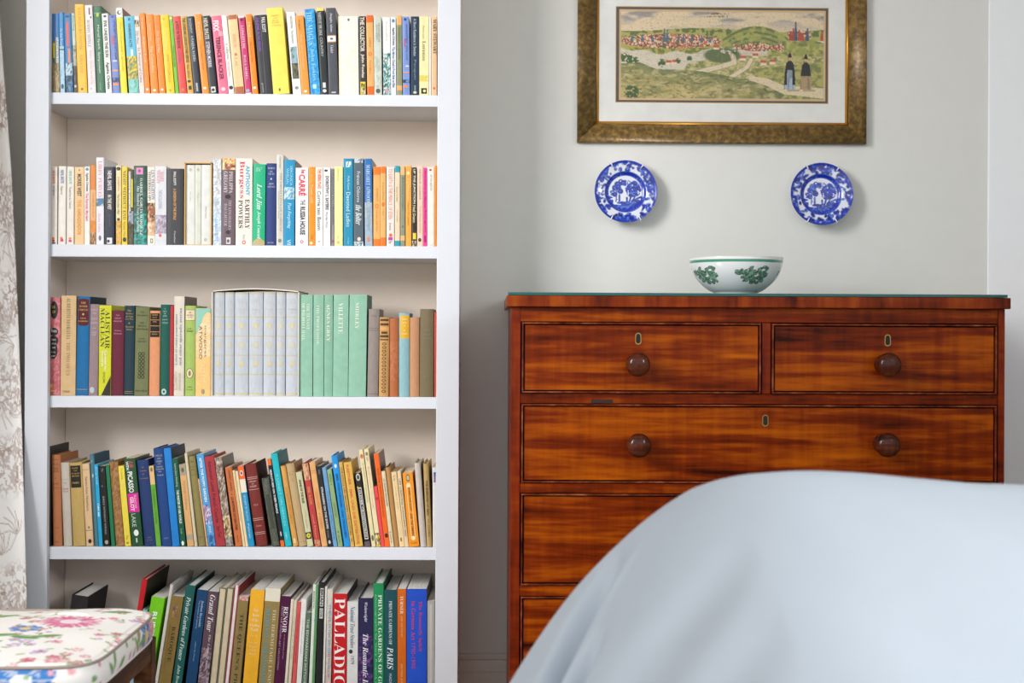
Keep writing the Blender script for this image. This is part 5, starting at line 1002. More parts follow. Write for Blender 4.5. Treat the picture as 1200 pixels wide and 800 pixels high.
 (480.3, 491.3, 371.8, 479.9, 491.3, '#c59069', 'h', 'buff', 'small plain buff cloth hardback', []),
 (491.9, 508.8, 362, 491.9, 507.6, '#7a6c50', 'h', 'olive', 'olive brown cloth hardback with faded title', [H('HOLY', .24, .02, '#8a8a72', .5, .5), H('DEEP', .29, .02, '#8a8a72', .5, .6), H('GUARD', .33, .02, '#8a8a72', .5, .6)]),
 (509.2, 511.8, 365.6, 508.9, 511.8, '#d84a3a', 'f', 'red', 'thin red book at the right end', []),
]
ROW4 = [
 (57.2, 59.6, 523, 57.2, 60, '#15120f', 'f', 'black', 'thin black book at the left end', []),
 (59.9, 69.6, 533, 60.5, 73.3, '#b8744a', 'h', 'rust', 'rust orange cloth hardback with ruled title', [B(.05, .054, '#5a3420', .08, .92), H('ENGLAND', .10, .016, '#5a3420', .5, .6), H('THEIR', .15, .016, '#5a3420', .5, .44), H('ENGLAND', .18, .016, '#5a3420', .5, .6), O(.255, .007, '#5a3420', .4, .06), H('MACDONELL', .315, .016, '#5a3420', .5, .7), B(.36, .364, '#5a3420', .08, .92), H('Jarrold', .80, .014, '#6a4028', .5, .4), B(.95, .955, '#5a3420', .2, .7)]),
 (69.8, 79.6, 541.9, 73.6, 84.5, '#cdc2b5', 'h', 'linen', 'off white linen hardback', [H('THE', .245, .012, '#b8503a', .5, .4), H('BLUE BIRD', .315, .014, '#b8503a', .5, .7), H('Macleod', .345, .012, '#b8503a', .5, .6), B(.20, .204, '#a89c90', .05, .95)]),
 (79.8, 95.7, 542, 85, 99.9, '#c7a763', 'h', 'mustard', 'mustard cloth hardback with black title panel', [B(.035, .30, '#26201a', .06, .88), H('HAZEL', .065, .016, '#c8a860', .47, .5), H('AND', .095, .014, '#c8a860', .47, .3), H('THE SECOND', .13, .016, '#c8a860', .47, .66), H('BROTHERS', .16, .016, '#c8a860', .47, .6), H('BARRET', .24, .022, '#c8a860', .47, .56)]),
 (95.9, 103.2, 543.3, 100.2, 110, '#e3bf94', 'p', 'peach', 'peach paperback lettered News from Nowhere', [B(.07, .074, '#7a5c3c', .08, .92), D('News from Nowhere', .16, .57, '#6a5038', .5, .34), B(.805, .811, '#3a2c20', .05, .95), B(.76, .785, '#7a5c3c', .4, .6), O(.94, .026, '#2a221a', .55, .24)]),
 (103.4, 109.8, 532.8, 110.4, 115, '#4e7f92', 'h', 'steel-blue', 'steel blue cloth hardback', [S('#35586c'), H('RED', .07, .014, '#a8c4cc', .5, .6), O(.23, .02, '#b8ccd0', .5, .2)]),
 (110, 114.4, 544, 115.3, 120.4, '#23a9d8', 'p', 'cyan', 'thin cyan paperback', [D('George Orwell', .03, .24, '#d8f0f8', .5, .44), D('1984 ME', .48, .64, '#e8f6fa', .5, .46, 'b')]),
 (114.8, 122.6, 545.9, 120.5, 129.6, '#191816', 'p', 'black', 'black paperback with tiny white lettering', [D('The', .03, .07, '#a8a8a4', .6, .3), O(.25, .008, '#8a8a86', .4, .1), D('BIRDS WITHOUT WINGS', .38, .85, '#b8b8b4', .5, .26), O(.95, .026, '#b8a890', .5, .26)]),
 (123, 127, 545, 129.9, 134.9, '#1e7a52', 'p', 'green', 'thin green paperback', []),
 (127.4, 137.3, 541, 135.2, 145.4, '#a87a45', 'h', 'brown', 'worn brown leather hardback', [M(0, 1, '#a87a45 #98693a #b4885a #8a5c30 #ae8250', 2)]),
 (137.5, 144.5, 545.9, 145.7, 153.6, '#f1dc4a', 'p', 'yellow', 'yellow paperback', [D('Paul Jennings', .03, .17, '#a8983a', .5, .4), D('Golden Oddlies', .2, .28, '#f8f0b0', .5, .4), D('Pan', .87, .92, '#8a7a2a', .5, .4), O(.96, .016, '#a8983a', .5, .24)]),
 (144.9, 158, 537, 154.1, 167.8, '#22512f', 'p', 'green', 'dark green paperback with a magenta panel', [D('Life', .03, .11, '#e04a6a', .62, .36, 'k'), D('WITH', .03, .13, '#e8efe8', .25, .24, 'b'), D('PICASSO', .15, .39, '#f2f4ee', .42, .46, 'b'), B(.40, .615, '#e0269c', .03, .97), D('FRANCOISE', .42, .57, '#f6d0e8', .68, .22), D('GILOT', .44, .60, '#f8e4f0', .38, .34, 'b'), D('LAKE', .63, .78, '#c8d8c8', .4, .36), O(.85, .036, '#f0f2ee', .5, .22), B(.91, .96, '#c8d4c8', .42, .55)]),
 (158.5, 173.2, 538.9, 169, 182.3, '#223a6e', 'h', 'navy', 'navy cloth hardback with faint gold title', [H('The', .085, .014, '#a8805a', .5, .24), H('Evolution', .125, .016, '#a8805a', .5, .6), H('Of', .165, .014, '#a8805a', .5, .2), H('Psychology', .215, .018, '#a8805a', .5, .8), H('Allen', .90, .014, '#8a745a', .5, .4), H('& Unwin', .93, .016, '#8a745a', .5, .5)]),
 (173.4, 179.1, 545.9, 182.6, 188.6, '#66a938', 'p', 'lime', 'lime green paperback with a tan head', [B(0, .23, '#e5bd85'), O(.045, .028, '#8a6a3a', .5, .26), D('The Economics of Everyday', .28, .72, '#3a6a1c', .5, .4)]),
 (179.3, 191.2, 525, 188.8, 201.7, '#1c4484', 'h', 'blue', 'tall dark blue cloth hardback with gilt title', [H('WILLS', .075, .018, '#b8b4a0', .5, .7), H('AND', .105, .016, '#b8b4a0', .5, .4), H('WHERE', .135, .018, '#b8b4a0', .5, .6), B(.158, .162, '#b8b4a0', .35, .65), H('BERNARD', .19, .014, '#b8b4a0', .5, .6), H('FERGUSON', .215, .016, '#b8b4a0', .5, .8), B(.238, .242, '#b8b4a0', .35, .65), H('Oxford', .275, .014, '#b8b4a0', .5, .6), H('COLLINS', .92, .014, '#8aa0c0', .5, .5)]),
 (191.4, 200.3, 525, 201.9, 210.8, '#157fd0', 'f', 'bright-blue', 'tall plain bright blue book', [S('#1c2c44')]),
 (200.9, 208.0, 537, 211, 217.7, '#15583f', 'p', 'green', 'dark green paperback lettered in white', [D('Laura Jane Standing', .06, .32, '#d0e0d6', .5, .4), D('THE WINTER OF HER WORLD', .36, .74, '#e0ece4', .5, .44, 'b'), O(.965, .026, '#e6efe8', .5, .24), D('kw', .80, .86, '#a8c4b4', .5, .3)]),
 (208.2, 215.8, 544, 218.7, 227.7, '#dcab70', 'p', 'tan', 'tan paperback with grey bands', [B(0, .135, '#a89c84'), O(.07, .03, '#6a5a3c', .5, .22), B(.86, .92, '#a8a294'), D('The Origin of Language', .2, .56, '#a87c48', .5, .3)]),
 (216.2, 219.8, 530.7, 228, 231.5, '#d8cbac', 'f', 'cream', 'tall thin cream book', []),
 (220, 229.6, 534.5, 231.9, 241, '#8f8350', 'h', 'olive', 'olive cloth hardback', [H('THE', .06, .014, '#5a5230', .5, .4), B(.115, .119, '#5a5230', .05, .95), H('BELL', .15, .014, '#5a5230', .5, .5), B(.205, .209, '#5a5230', .05, .95), H('Dent', .90, .014, '#5a5230', .5, .5)]),
 (229.8, 232.5, 561, 241.3, 243.6, '#dfae86', 'p', 'peach', 'very thin short peach paperback', []),
 (228.9, 237.6, 531.9, 243.8, 253, '#4f9fd6', 'p', 'sky-blue', 'sky blue paperback with white lettering', [D('AFTER THE POPPY GARDEN', .04, .52, '#e2f2fa', .5, .36, 'b'), M(.55, .76, '#4f9fd6 #b07a9a #e0d0da #2f6ab0', 4), D('RUMER', .74, .86, '#e8f2f8', .5, .3), M(.88, 1, '#2f5f9a #4f9fd6 #274a7a', 5)]),
 (238.9, 250.6, 534.5, 253.2, 264.4, '#a93039', 'f', 'red', 'red hardback with black French course title', [D('Advanced Level French Course', .05, .74, '#4a1018', .5, .36), D('Part Two', .78, .9, '#4a1018', .5, .36)]),
 (250.8, 260.4, 536, 264.8, 273.5, '#8a7054', 'p', 'brown', 'brown paperback with a pale figure photograph', [S('#5a5248'), M(0, .66, '#8a6a50 #b8aca0 #6a5240 #9a8a7c #cfc6ba', 6), M(.66, .90, '#d8b888 #8a6a48 #e6d2ac #5a4634', 7), M(.90, 1, '#8a8680 #6a5c50 #a8a49a', 8)]),
 (263, 270.9, 547, 275.3, 284.2, '#c96f3c', 'p', 'rust', 'rust orange paperback with black lettering', [D('HENRY JAMES', .04, .30, '#5a2c14', .5, .38), O(.345, .008, '#5a2c14', .5, .1), D('LE MYSTERE DU GAUTIER', .38, .80, '#5a2c14', .5, .36, 'b'), D('nrf', .86, .95, '#7a3c1c', .5, .24)]),
 (271.8, 274.6, 551, 284.5, 287.4, '#ecd0a0', 'p', 'cream', 'thin cream paperback with brown title', [D('The Princess Casamassima', .1, .66, '#a8885a', .5, .4)]),
 (274.8, 277.7, 552, 287.6, 290.7, '#f0d8ac', 'p', 'cream', 'thin plain cream paperback', []),
 (277.9, 287, 545.9, 291, 298, '#1d8fc0', 'p', 'blue', 'blue paperback with orange and white head', [B(0, .165, '#f0682a'), B(.165, .33, '#ecdfc8'), O(.09, .034, '#f4e8d8', .5, .26), O(.09, .022, '#26221e', .5, .14), D('AN ENEMY OF THE STATE', .36, .68, '#cfe8f2', .5, .3), D('Pelican', .72, .90, '#d8eef4', .5, .3)]),
 (287.2, 299.8, 543.3, 299.2, 314.6, '#792a24', 'h', 'dark-red', 'thick dark red leather hardback with gilt bands', [S('#4e2a28'), B(.16, .166, '#c8a8a0', .04, .96), B(.18, .186, '#c8a8a0', .04, .96), H('A HISTORY', .215, .018, '#d8bcb0', .5, .7), H('OF', .245, .014, '#d8bcb0', .5, .2), H('EUROPE', .275, .022, '#d8bcb0', .5, .6), B(.31, .316, '#c8a8a0', .04, .96), H('VOL II', .50, .018, '#c8a8a0', .5, .4), B(.66, .666, '#c8a8a0', .04, .96), B(.68, .686, '#c8a8a0', .04, .96), H('FISHER', .755, .016, '#c8a8a0', .5, .5), B(.83, .836, '#c8a8a0', .04, .96), B(.85, .856, '#c8a8a0', .04, .96)]),
 (305.2, 312.9, 560, 317.6, 328.2, '#585c50', 'h', 'grey', 'short dark grey green worn hardback', [M(0, 1, '#585c50 #4a4e44 #64685a #52564c', 9), B(.06, .064, '#70746a', .05, .95), B(.24, .75, '#42463c', .25, .75), H('Duckworth', .94, .016, '#8a8c80', .5, .6)]),
 (313.2, 317.2, 538, 328.6, 333.9, '#1e2228', 'p', 'black', 'black paperback with orange ends', [B(0, .07, '#ee6a20'), B(.93, 1, '#ee6a20'), D('FRIDAY\'S RED ON THEIR PEOPLE', .12, .62, '#e2e4e4', .5, .5, 'b'), B(.83, .88, '#c8ccd0', .4, .7)]),
 (317.4, 325, 531.3, 334.2, 342, '#13b4c0', 'f', 'turquoise', 'turquoise book with white lettering', [S('#0e7680'), D('A LONELY GIRL HERALDS', .22, .78, '#9ae2e6', .5, .32), D('cape', .85, .92, '#c0eef0', .4, .3)]),
 (327.4, 333.7, 545.9, 342.6, 350, '#d9a052', 'h', 'amber', 'amber tan hardback', [D('DICKENS AND GREAT', .26, .72, '#b87c34', .5, .4, 'r'), B(.90, .96, '#e4cda0', .3, .7)]),
 (334, 344.4, 543.3, 350.2, 359.6, '#bfa377', 'h', 'beige', 'worn beige cloth hardback', [H('PARADISE', .13, .014, '#9a7c50', .5, .6), B(.10, .104, '#a08458', .05, .95), B(.945, .95, '#a08458', .05, .95), H('Nelson', .2, .012, '#9a7c50', .5, .4)]),
 (346, 353, 553, 359.8, 367.5, '#cdcba2', 'p', 'pale-green', 'pale green paperback with a yellow dot', [D('ANNE OF THE ISLES', .1, .42, '#3a3a2c', .5, .4, 'b'), D('L M Montgomery', .5, .76, '#a88a70', .5, .3), B(.81, .90, '#20241e', .05, .95), O(.855, .032, '#e2d83a', .5, .34), O(.855, .014, '#8a8420', .5, .14)]),
 (353.9, 360.8, 543, 368.4, 376.6, '#bf3a3c', 'f', 'red', 'red book with worn torn ends', [M(0, .20, '#d8b48a #c89a70 #bf5a48 #e0c8a0', 10), D('DIE', .28, .36, '#e0b060', .5, .4, 'r'), D('KATZE', .38, .50, '#e0b060', .5, .4, 'r'), D('und Mann', .62, .90, '#e0a878', .5, .3), M(.92, 1, '#d8b48a #bf3a3c #c89a70', 11)]),
 (361.2, 369.3, 541.5, 377, 385, '#e2aa6c', 'p', 'apricot', 'apricot paperback with red ruled head', [B(.10, .104, '#b85a3a', .05, .95), B(.125, .129, '#b85a3a', .05, .95), D('GALSWORTHY', .35, .56, '#d8744a', .5, .32), D('A COMEDY', .6, .80, '#c87a4a', .5, .32)]),
 (369.6, 376.8, 545.9, 382.4, 390.3, '#26262a', 'p', 'black', 'black paperback with white lettering', [D('DOG', .05, .1, '#a8a8a8', .5, .3), D('STRANGERS ON THE SHORE', .26, .78, '#d8d8d8', .55, .4, 'b'), O(.945, .024, '#c8c8c4', .5, .22), D('fontana', .80, .89, '#a8a8a8', .5, .26)]),
 (377, 381.7, 547.6, 390.6, 395.5, '#6fa0cc', 'p', 'light-blue', 'thin light blue paperback', [D('The Penguin New Writing', .3, .9, '#4a78a8', .5, .4)]),
 (381.9, 387.4, 549.9, 395.9, 402, '#8fae7a', 'p', 'sage', 'thin sage green paperback', [D('PEOPLE', .06, .16, '#5a7848', .5, .34), O(.195, .008, '#5a7848', .5, .12), D('CRANFORD', .43, .62, '#6a8a54', .5, .46, 'r'), O(.81, .01, '#4a6838', .5, .16), D('Dent', .86, .95, '#5a7848', .5, .3)]),
 (387.6, 395.8, 533.6, 403.4, 410.7, '#1592dc', 'f', 'bright-blue', 'tall bright blue book with dark lettering', [O(.115, .022, '#d8e4e8', .5, .22), D('EMIL VON DROSSEL UND DRACHEN', .20, .90, '#1a4a84', .5, .36, 'b')]),
 (396, 402.3, 541.5, 410.7, 415.2, '#dcb05c', 'f', 'ochre', 'thin ochre book with dark lettering', [D('ZUR SCHULE DER GEDANKEN UND HUMORS', .06, .86, '#4a3a1c', .5, .5), D('vg', .90, .94, '#4a3a1c', .5, .4)]),
 (402.5, 410.4, 541.5, 415.4, 426.3, '#e2b552', 'f', 'ochre', 'ochre book with red lettering', [D('KASTNER / EMIL UND DIE DETEKTIVE', .03, .97, '#cf6a3e', .45, .34, 'b')]),
 (414.8, 421.4, 553.8, 427, 434.9, '#23211f', 'p', 'black', 'black paperback with white lozenge title', [O(.06, .05, '#c8c8c0', .5, .36), O(.06, .03, '#23211f', .5, .2), B(.20, .90, '#dcdad2', .18, .82), B(.215, .885, '#23211f', .28, .72), D('CLEVER CROSSWORDS', .23, .87, '#e2e0d8', .5, .3, 'b'), O(.20, .02, '#e8a030', .2, .14), B(.93, 1, '#6a5a60')]),
 (421.6, 425.7, 526.6, 435.2, 440.8, '#e8d9a8', 'p', 'cream', 'tall cream paperback', [O(.07, .024, '#c8703a', .5, .36), D('A Dictionary of Symptoms', .14, .54, '#8a8a70', .5, .34), O(.91, .03, '#6a6a4a', .5, .3)]),
 (426, 431.4, 526, 441, 446.4, '#ecdcb0', 'p', 'cream', 'tall cream paperback', [O(.05, .02, '#8a805a', .5, .3), D('ZDF', .08, .12, '#8a805a', .5, .4), D('Robinson Crusoe', .18, .6, '#e0a890', .5, .36), M(.86, 1, '#e8c048 #3a3020 #ecdcb0', 12)]),
 (437.6, 441.6, 570, 446.8, 451, '#ee4a52', 'p', 'coral-red', 'short coral red paperback', [O(.2, .02, '#a82030', .5, .3)]),
 (437.2, 444.3, 531.4, 451.2, 457, '#f26a1e', 'p', 'orange', 'tall vivid orange paperback', [S('#6a4a44'), D('MURIEL SPARK THE GIRLS OF SLENDER MEANS', .16, .68, '#a83c0c', .5, .34), O(.88, .024, '#3a2a14', .55, .34)]),
 (446.8, 451.3, 552, 457.3, 461.8, '#e2d2aa', 'p', 'cream', 'thin cream paperback', [D('LE GRAND MEAULNES', .1, .46, '#4a4438', .5, .4), D('Livre', .8, .95, '#6a6048', .5, .4)]),
 (451.5, 457, 547.6, 462, 468, '#bb8a50', 'h', 'brown', 'tan brown hardback', []),
 (457.2, 464.2, 552.9, 468.2, 474.4, '#eccf9c', 'p', 'cream', 'cream paperback', [D('Le', .05, .12, '#8a7450', .5, .3), D('Rouge et Noir', .2, .5, '#b89868', .5, .26), B(.88, .93, '#8a7450', .3, .6)]),
 (464.6, 469.7, 552, 474.6, 479, '#e8cda4', 'p', 'cream', 'thin cream paperback', [D('LES LIAISONS DANGEREUSES', .1, .86, '#5a5040', .5, .44)]),
 (470.4, 483.6, 553.8, 479.4, 491.4, '#f2961e', 'p', 'orange', 'orange paperback with a white oval frame', [O(.07, .05, '#6a6a5a', .5, .2), O(.07, .034, '#c8b890', .5, .13), B(.17, .88, '#f6e2b4', .28, .72), B(.18, .87, '#f2961e', .33, .67), O(.17, .03, '#f6e2b4', .5, .2), O(.885, .03, '#f6e2b4', .5, .2), D('ROMEO AND JULIET', .20, .52, '#7a4a10', .5, .2, 'b'), D('AND THE TEMPEST', .55, .86, '#7a4a10', .5, .2, 'b'), H('Penguin', .95, .02, '#8a5a1a', .5, .7)]),
 (483.9, 493.3, 542.4, 492.6, 499.6, '#c9bfb6', 'h', 'grey-white', 'off white faded cloth hardback', []),
 (493.9, 501.2, 543.3, 500, 506.1, '#bd9d62', 'h', 'ochre', 'ochre hardback lettered THE ENERGIES OF MEN', [D('THE ENERGIES OF MEN', .2, .62, '#4a3a20', .5, .34, 'b'), D('W JAMES', .66, .88, '#4a3a20', .5, .3)]),
 (506.4, 511.2, 547.6, 507.2, 511.2, '#e8e6e4', 'p', 'white', 'white paperback with a blue picture', [B(.06, .19, '#2a6a9a', .3, 1.), M(.10, .19, '#2a6a9a #c04a5a #4a8ab0', 13, .3, 1.)]),
]
# bottom shelf: here the foot columns are taken at y = 800 of the photograph
ROW5 = [
 (84, 103, 698, 68, 89, '#2b2528', 'h', 'black', 'black hardback leaning alone at the left end', [O(.2, .02, '#4a4448', .45, .1)]),
 (167, 173.4, 679, 145, 152, '#c8151f', 'f', 'red', 'tall thin scarlet book beside the lime one', [S('#2b2716')]),
 (170.8, 176.0, 714, 152.6, 158.6, '#8fc0cc', 'f', 'pale-blue', 'low pale blue book behind the cushion', []),
 (176.6, 192.5, 699.7, 160, 176, '#79cf1c', 'p', 'lime', 'lime green paperback with white capital letters', [D('RUBENS', .17, .56, '#f4faf0', .46, .36, 'b'), D('THE MASTER', .7, 1.0, '#f4faf0', .46, .3)]),
 (196.9, 201.2, 684.7, 180.3, 184.9, '#d8d3ca', 'f', 'cream', 'tall thin cream book', []),
 (201.6, 217, 698.4, 185.3, 200.2, '#8a713c', 'p', 'bronze', 'bronze olive paperback lettered BAROQUE', [M(.11, .25, '#6a4a6a #b88a5a #8a713c #4a4470', 1, .28, .66), D('BAROQUE', .35, .76, '#3a2e18', .55, .36, 'r'), D('architecture and sculpture', .33, .84, '#5a4a26', .26, .12)]),
 (219.3, 230, 685.6, 201.6, 213.4, '#0f5a54', 'f', 'teal', 'tall dark teal hardback with white italic title', [S('#0c2a2a'), D('Private Gardens of France', .12, .77, '#e0ebe6', .5, .44, 'i'), D('John Brookes', .82, 1.08, '#d0e0da', .5, .34, 'i')]),
 (230.4, 243, 691, 216.9, 229.8, '#12436e', 'p', 'navy', 'navy paperback with pale blue lettering', [D('Joshua Reynolds', .115, .40, '#b8d6ea', .62, .26, 'r'), D('The Creation of Celebrity', .115, .42, '#9ac2dc', .34, .18), D('edited by Martin', .56, .77, '#8fb8d4', .48, .16)]),
 (243.7, 255.3, 693, 230.6, 244.6, '#5d4752', 'p', 'mauve', 'mauve paperback lettered Grand Tour', [D('Grand Tour', .035, .44, '#f0eaea', .52, .5, 'i'), D('The Lure of Italy', .47, .86, '#d8c8cc', .62, .24, 'i'), M(.62, 1, '#4f3c48 #8a7480 #6a545e #b09aa4 #43323c', 2)]),
 (256, 264.7, 688.4, 245, 253.9, '#d3c2a2', 'f', 'tan', 'tan book with dark green edges', [B(0, 1, '#4f5a4c', 0, .13), B(0, 1, '#4f5a4c', .86, 1), B(0, .012, '#6a6a58')]),
 (265.6, 274.4, 688.4, 254.4, 262.6, '#d3c2a2', 'f', 'tan', 'tan book with dark green edges', [B(0, 1, '#4f5a4c', 0, .13), B(0, 1, '#4f5a4c', .86, 1), B(0, .012, '#6a6a58')]),
 (275, 281.4, 685.6, 263, 268.6, '#e6dedd', 'f', 'red-edged', 'white backed book with crimson edges', [S('#8f3038'), B(0, 1, '#9c2034', 0, .22), B(0, 1, '#b02a3c', .82, 1)]),
 (281.6, 292.8, 698.8, 268.9, 282.5, '#8f7a49', 'p', 'bronze', 'bronze paperback with torn pale pink head', [M(0, .045, '#d88a8c #e8c4c0 #8f7a49', 3, .1, 1.), D('THE QUEEN\'S PICTURES', .20, 1.38, '#43361e', .5, .42, 'r')]),
 (293, 308.8, 690.9, 283.8, 300.9, '#f2b32c', 'p', 'golden', 'golden yellow paperback with stacked title', [H('The', .22, .034, '#fdf0c4', .5, .36), H('Dawn', .275, .034, '#fdf0c4', .5, .46), H('of the', .325, .034, '#fdf0c4', .5, .5), H('Floating', .385, .036, '#fdf0c4', .5, .74), H('World', .43, .034, '#fdf0c4', .5, .56), H('1660-1765', .50, .016, '#fbe0a0', .5, .5), H('Early Ukiyo', .57, .022, '#fbe0a0', .5, .6), H('Treasures', .61, .022, '#fbe0a0', .5, .56), H('from the', .65, .022, '#fbe0a0', .5, .5), H('Museum', .69, .022, '#fbe0a0', .5, .5)]),
 (309, 327.2, 689, 302, 320, '#98824d', 'p', 'bronze', 'bronze paperback with white head and turquoise letters', [B(0, .14, '#e6dfcc'), D('THE HERMITAGE LENINGRAD', .22, 1.22, '#d8cda8', .70, .2, 'r'), D('MEDIEVAL & RENAISSANCE', .21, 1.06, '#4aa4b8', .30, .26, 'r')]),
 (329.8, 341.6, 698.4, 321.5, 333, '#4d0f3c', 'p', 'plum', 'plum paperback with white capital letters', [D('RENOIR', .12, .42, '#f2eaf0', .62, .44, 'r'), D('FROM THE WALDEN ART COLLECTION', .12, .85, '#c8a8bc', .26, .14), D('at the Institute of Fine', .44, .72, '#c8a8bc', .7, .12)]),
 (342, 344.6, 702, 333.4, 337.0, '#e4d8c4', 'p', 'cream', 'thin pale cream paperback', []),
 (344.9, 347.6, 703, 337.2, 341.2, '#dccfb8', 'p', 'cream', 'thin cream paperback with tiny title', [D('catalogue of works', .2, .7, '#a89c84', .5, .4)]),
 (348, 352.5, 705, 341.6, 346.8, '#dc5a58', 'p', 'coral', 'thin coral red paperback', [D('THE AGE OF DECORUM', .15, .75, '#a83438', .5, .34)]),
 (352.9, 359.8, 701.5, 347, 353.3, '#e9e9e6', 'p', 'white', 'white paperback', [D('The Whistler Lithographs', .25, .66, '#8a8a88', .5, .2)]),
 (360, 365.4, 717.5, 353.8, 360.8, '#5c7560', 'p', 'grey-green', 'grey green paperback with white capital letters', [D('THE EDWARDIAN SKETCHBOOK', .09, 1.2, '#e0e6da', .5, .44)]),
 (365.6, 371.8, 684.7, 361.2, 368.2, '#dfe4d8', 'f', 'white', 'tall white and green book', [B(.0, 1, '#5a9a5e', .55, 1), O(.36, .012, '#3a8ac0', .62, .14), D('BONINGTON', .07, .24, '#4a5450', .28, .3)]),
 (373.7, 380.4, 682, 368.9, 377.6, '#1d1c1c', 'f', 'black', 'tall black book with white title labels', [B(.06, .24, '#dcdad4', .3, .82), B(.26, .36, '#dcdad4', .3, .82), D('BRIAN', .07, .23, '#26262a', .56, .4, 'b'), D('COOK', .27, .35, '#26262a', .56, .36, 'b')]),
 (380.8, 383.6, 687, 377.8, 380.4, '#e2e0da', 'p', 'white', 'very thin white paperback', []),
 (384, 389.6, 690, 380.6, 388.3, '#d8d0c2', 'p', 'cream', 'cream paperback with a faded blue title', [M(.1, .6, '#d8d0c2 #b8c0c8 #e0d0b4', 5), M(.6, 1, '#d8d0c2 #d0b0a0 #b8c0cc', 6), D('TURNER IN THE BRITISH MUSEUM', .17, .94, '#6f829a', .56, .34, 'r')]),
 (389.8, 406.8, 695.6, 388.6, 405.8, '#c8161e', 'p', 'red', 'broad red paperback with large white capitals', [S('#1a1514'), D('PALLADIO', .05, 1.06, '#f6f0ee', .5, .74, 'r')]),
 (407, 419.6, 704.8, 406.3, 419, '#dededc', 'p', 'white', 'white paperback lettered National Trust Studies', [D('National Trust Studies', .055, .57, '#3f5a78', .5, .42, 'i'), O(.615, .026, '#2c3a3c', .35, .18), D('1979', .67, .77, '#4a5a6a', .5, .34)]),
 (420.2, 436.8, 700.6, 419.3, 437, '#221d4a', 'f', 'indigo', 'indigo book with violet clouds, lettered The Romantic Interiors', [M(.45, 1, '#221d4a #4a3070 #2a2252 #7a4a8c #1c183e', 7), D('Wainwright', .05, .28, '#e6e4ee', .5, .24, 'i'), D('The Romantic Interiors', .42, 1.28, '#ecebf2', .5, .36, 'i')]),
 (437.6, 449.4, 683.4, 437.4, 449.6, '#0f8a4e', 'f', 'green', 'bright green hardback lettered PRIVATE GARDENS OF GERMANY', [S('#1c3a34'), D('PRIVATE GARDENS OF GERMANY', .115, 1.3, '#eaf4ec', .66, .36, 'r'), D('photographs by Gary Rogers and others', .115, 1.3, '#a8d8b8', .25, .16)]),
 (450, 465.2, 690.9, 449.8, 465.2, '#0e4a52', 'f', 'teal', 'dark teal hardback lettered PRIVATE GARDENS OF PARIS', [D('PRIVATE GARDENS OF', .12, .59, '#d8e6e8', .5, .24, 'r'), D('PARIS', .615, .855, '#e6f0f0', .48, .46, 'i'), D('MADISON', .9, 1.08, '#c8d8dc', .5, .2)]),
 (465.6, 475.8, 690, 465.6, 475.8, '#cf6410', 'p', 'orange', 'orange paperback on art with pale lettering', [D('TURNER', .075, .265, '#fbe6cc', .5, .34, 'r'), D('AND THE POETRY', .29, .515, '#f0c090', .5, .2), D('EDITED BY ERIC', .80, 1.1, '#f0c090', .5, .18)]),
 (476.4, 500, 690, 476.4, 500, '#1c4fc4', 'p', 'cobalt', 'thick cobalt blue paperback lettered in red', [S('#5a5650'), D('The Romantic Spirit', .13, .665, '#d23a6a', .68, .20, 'r'), D('in German Art 1790-1990', .13, .845, '#d23a6a', .34, .20, 'r')]),
 (500.8, 509.4, 704, 500.8, 509.4, '#b0aca6', 'p', 'grey', 'grey white paperback at the right end', [B(.04, 1, '#c4c0ba', .3, .62)]),
]

# ---------------------------------------------------------------- building the books
GS = bpy.data.fonts
def serif(s):
    out = ''
    for ch in s:
        o = ord(ch)
        if 65 <= o <= 90: out += chr(0x1D400 + o - 65)
        elif 97 <= o <= 122: out += chr(0x1D41A + o - 97)
        else: out += ch
    return out
def all_decor():
    for row in (ROW1, ROW2, ROW3, ROW4, ROW5):
        for b in row:
            for q in (b[4] if b[0] == 'slip' else [b]):
                for d in q[9]: yield d
TXT, tmp = {}, []
for d in all_decor():
    if d[0] == 'T':
        key = (d[2], d[8])
        if key in TXT: continue
        cu = bpy.data.curves.new('lettering', 'FONT'); s, st = key
        cu.body = serif(s) if st in 'rik' else s
        cu.shear = {'i': 0.3, 'k': 0.45}.get(st, 0.0)
        cu.resolution_u = 2; cu.size = 1.0
        if st == 'b': cu.offset = 0.028
        if st in 'rik': cu.offset = -0.006
        o = bpy.data.objects.new('lettering', cu); COL.objects.link(o); tmp.append((key, o)); TXT[key] = None
bpy.context.view_layer.update()
dg = bpy.context.evaluated_depsgraph_get()
for key, o in tmp:
    me = bpy.data.meshes.new_from_object(o.evaluated_get(dg))
    n = len(me.vertices)
    if n:
        a = np.empty(n * 3); me.vertices.foreach_get('co', a); a = a.reshape(-1, 3)[:, :2]
        lo, hi = a.min(0), a.max(0)
        TXT[key] = ((a - lo) / np.maximum(hi - lo, 1e-6), [tuple(p.vertices) for p in me.polygons])
    bpy.data.meshes.remove(me)
for key, o in tmp:
    cu = o.data; bpy.data.objects.remove(o); bpy.data.curves.remove(cu)

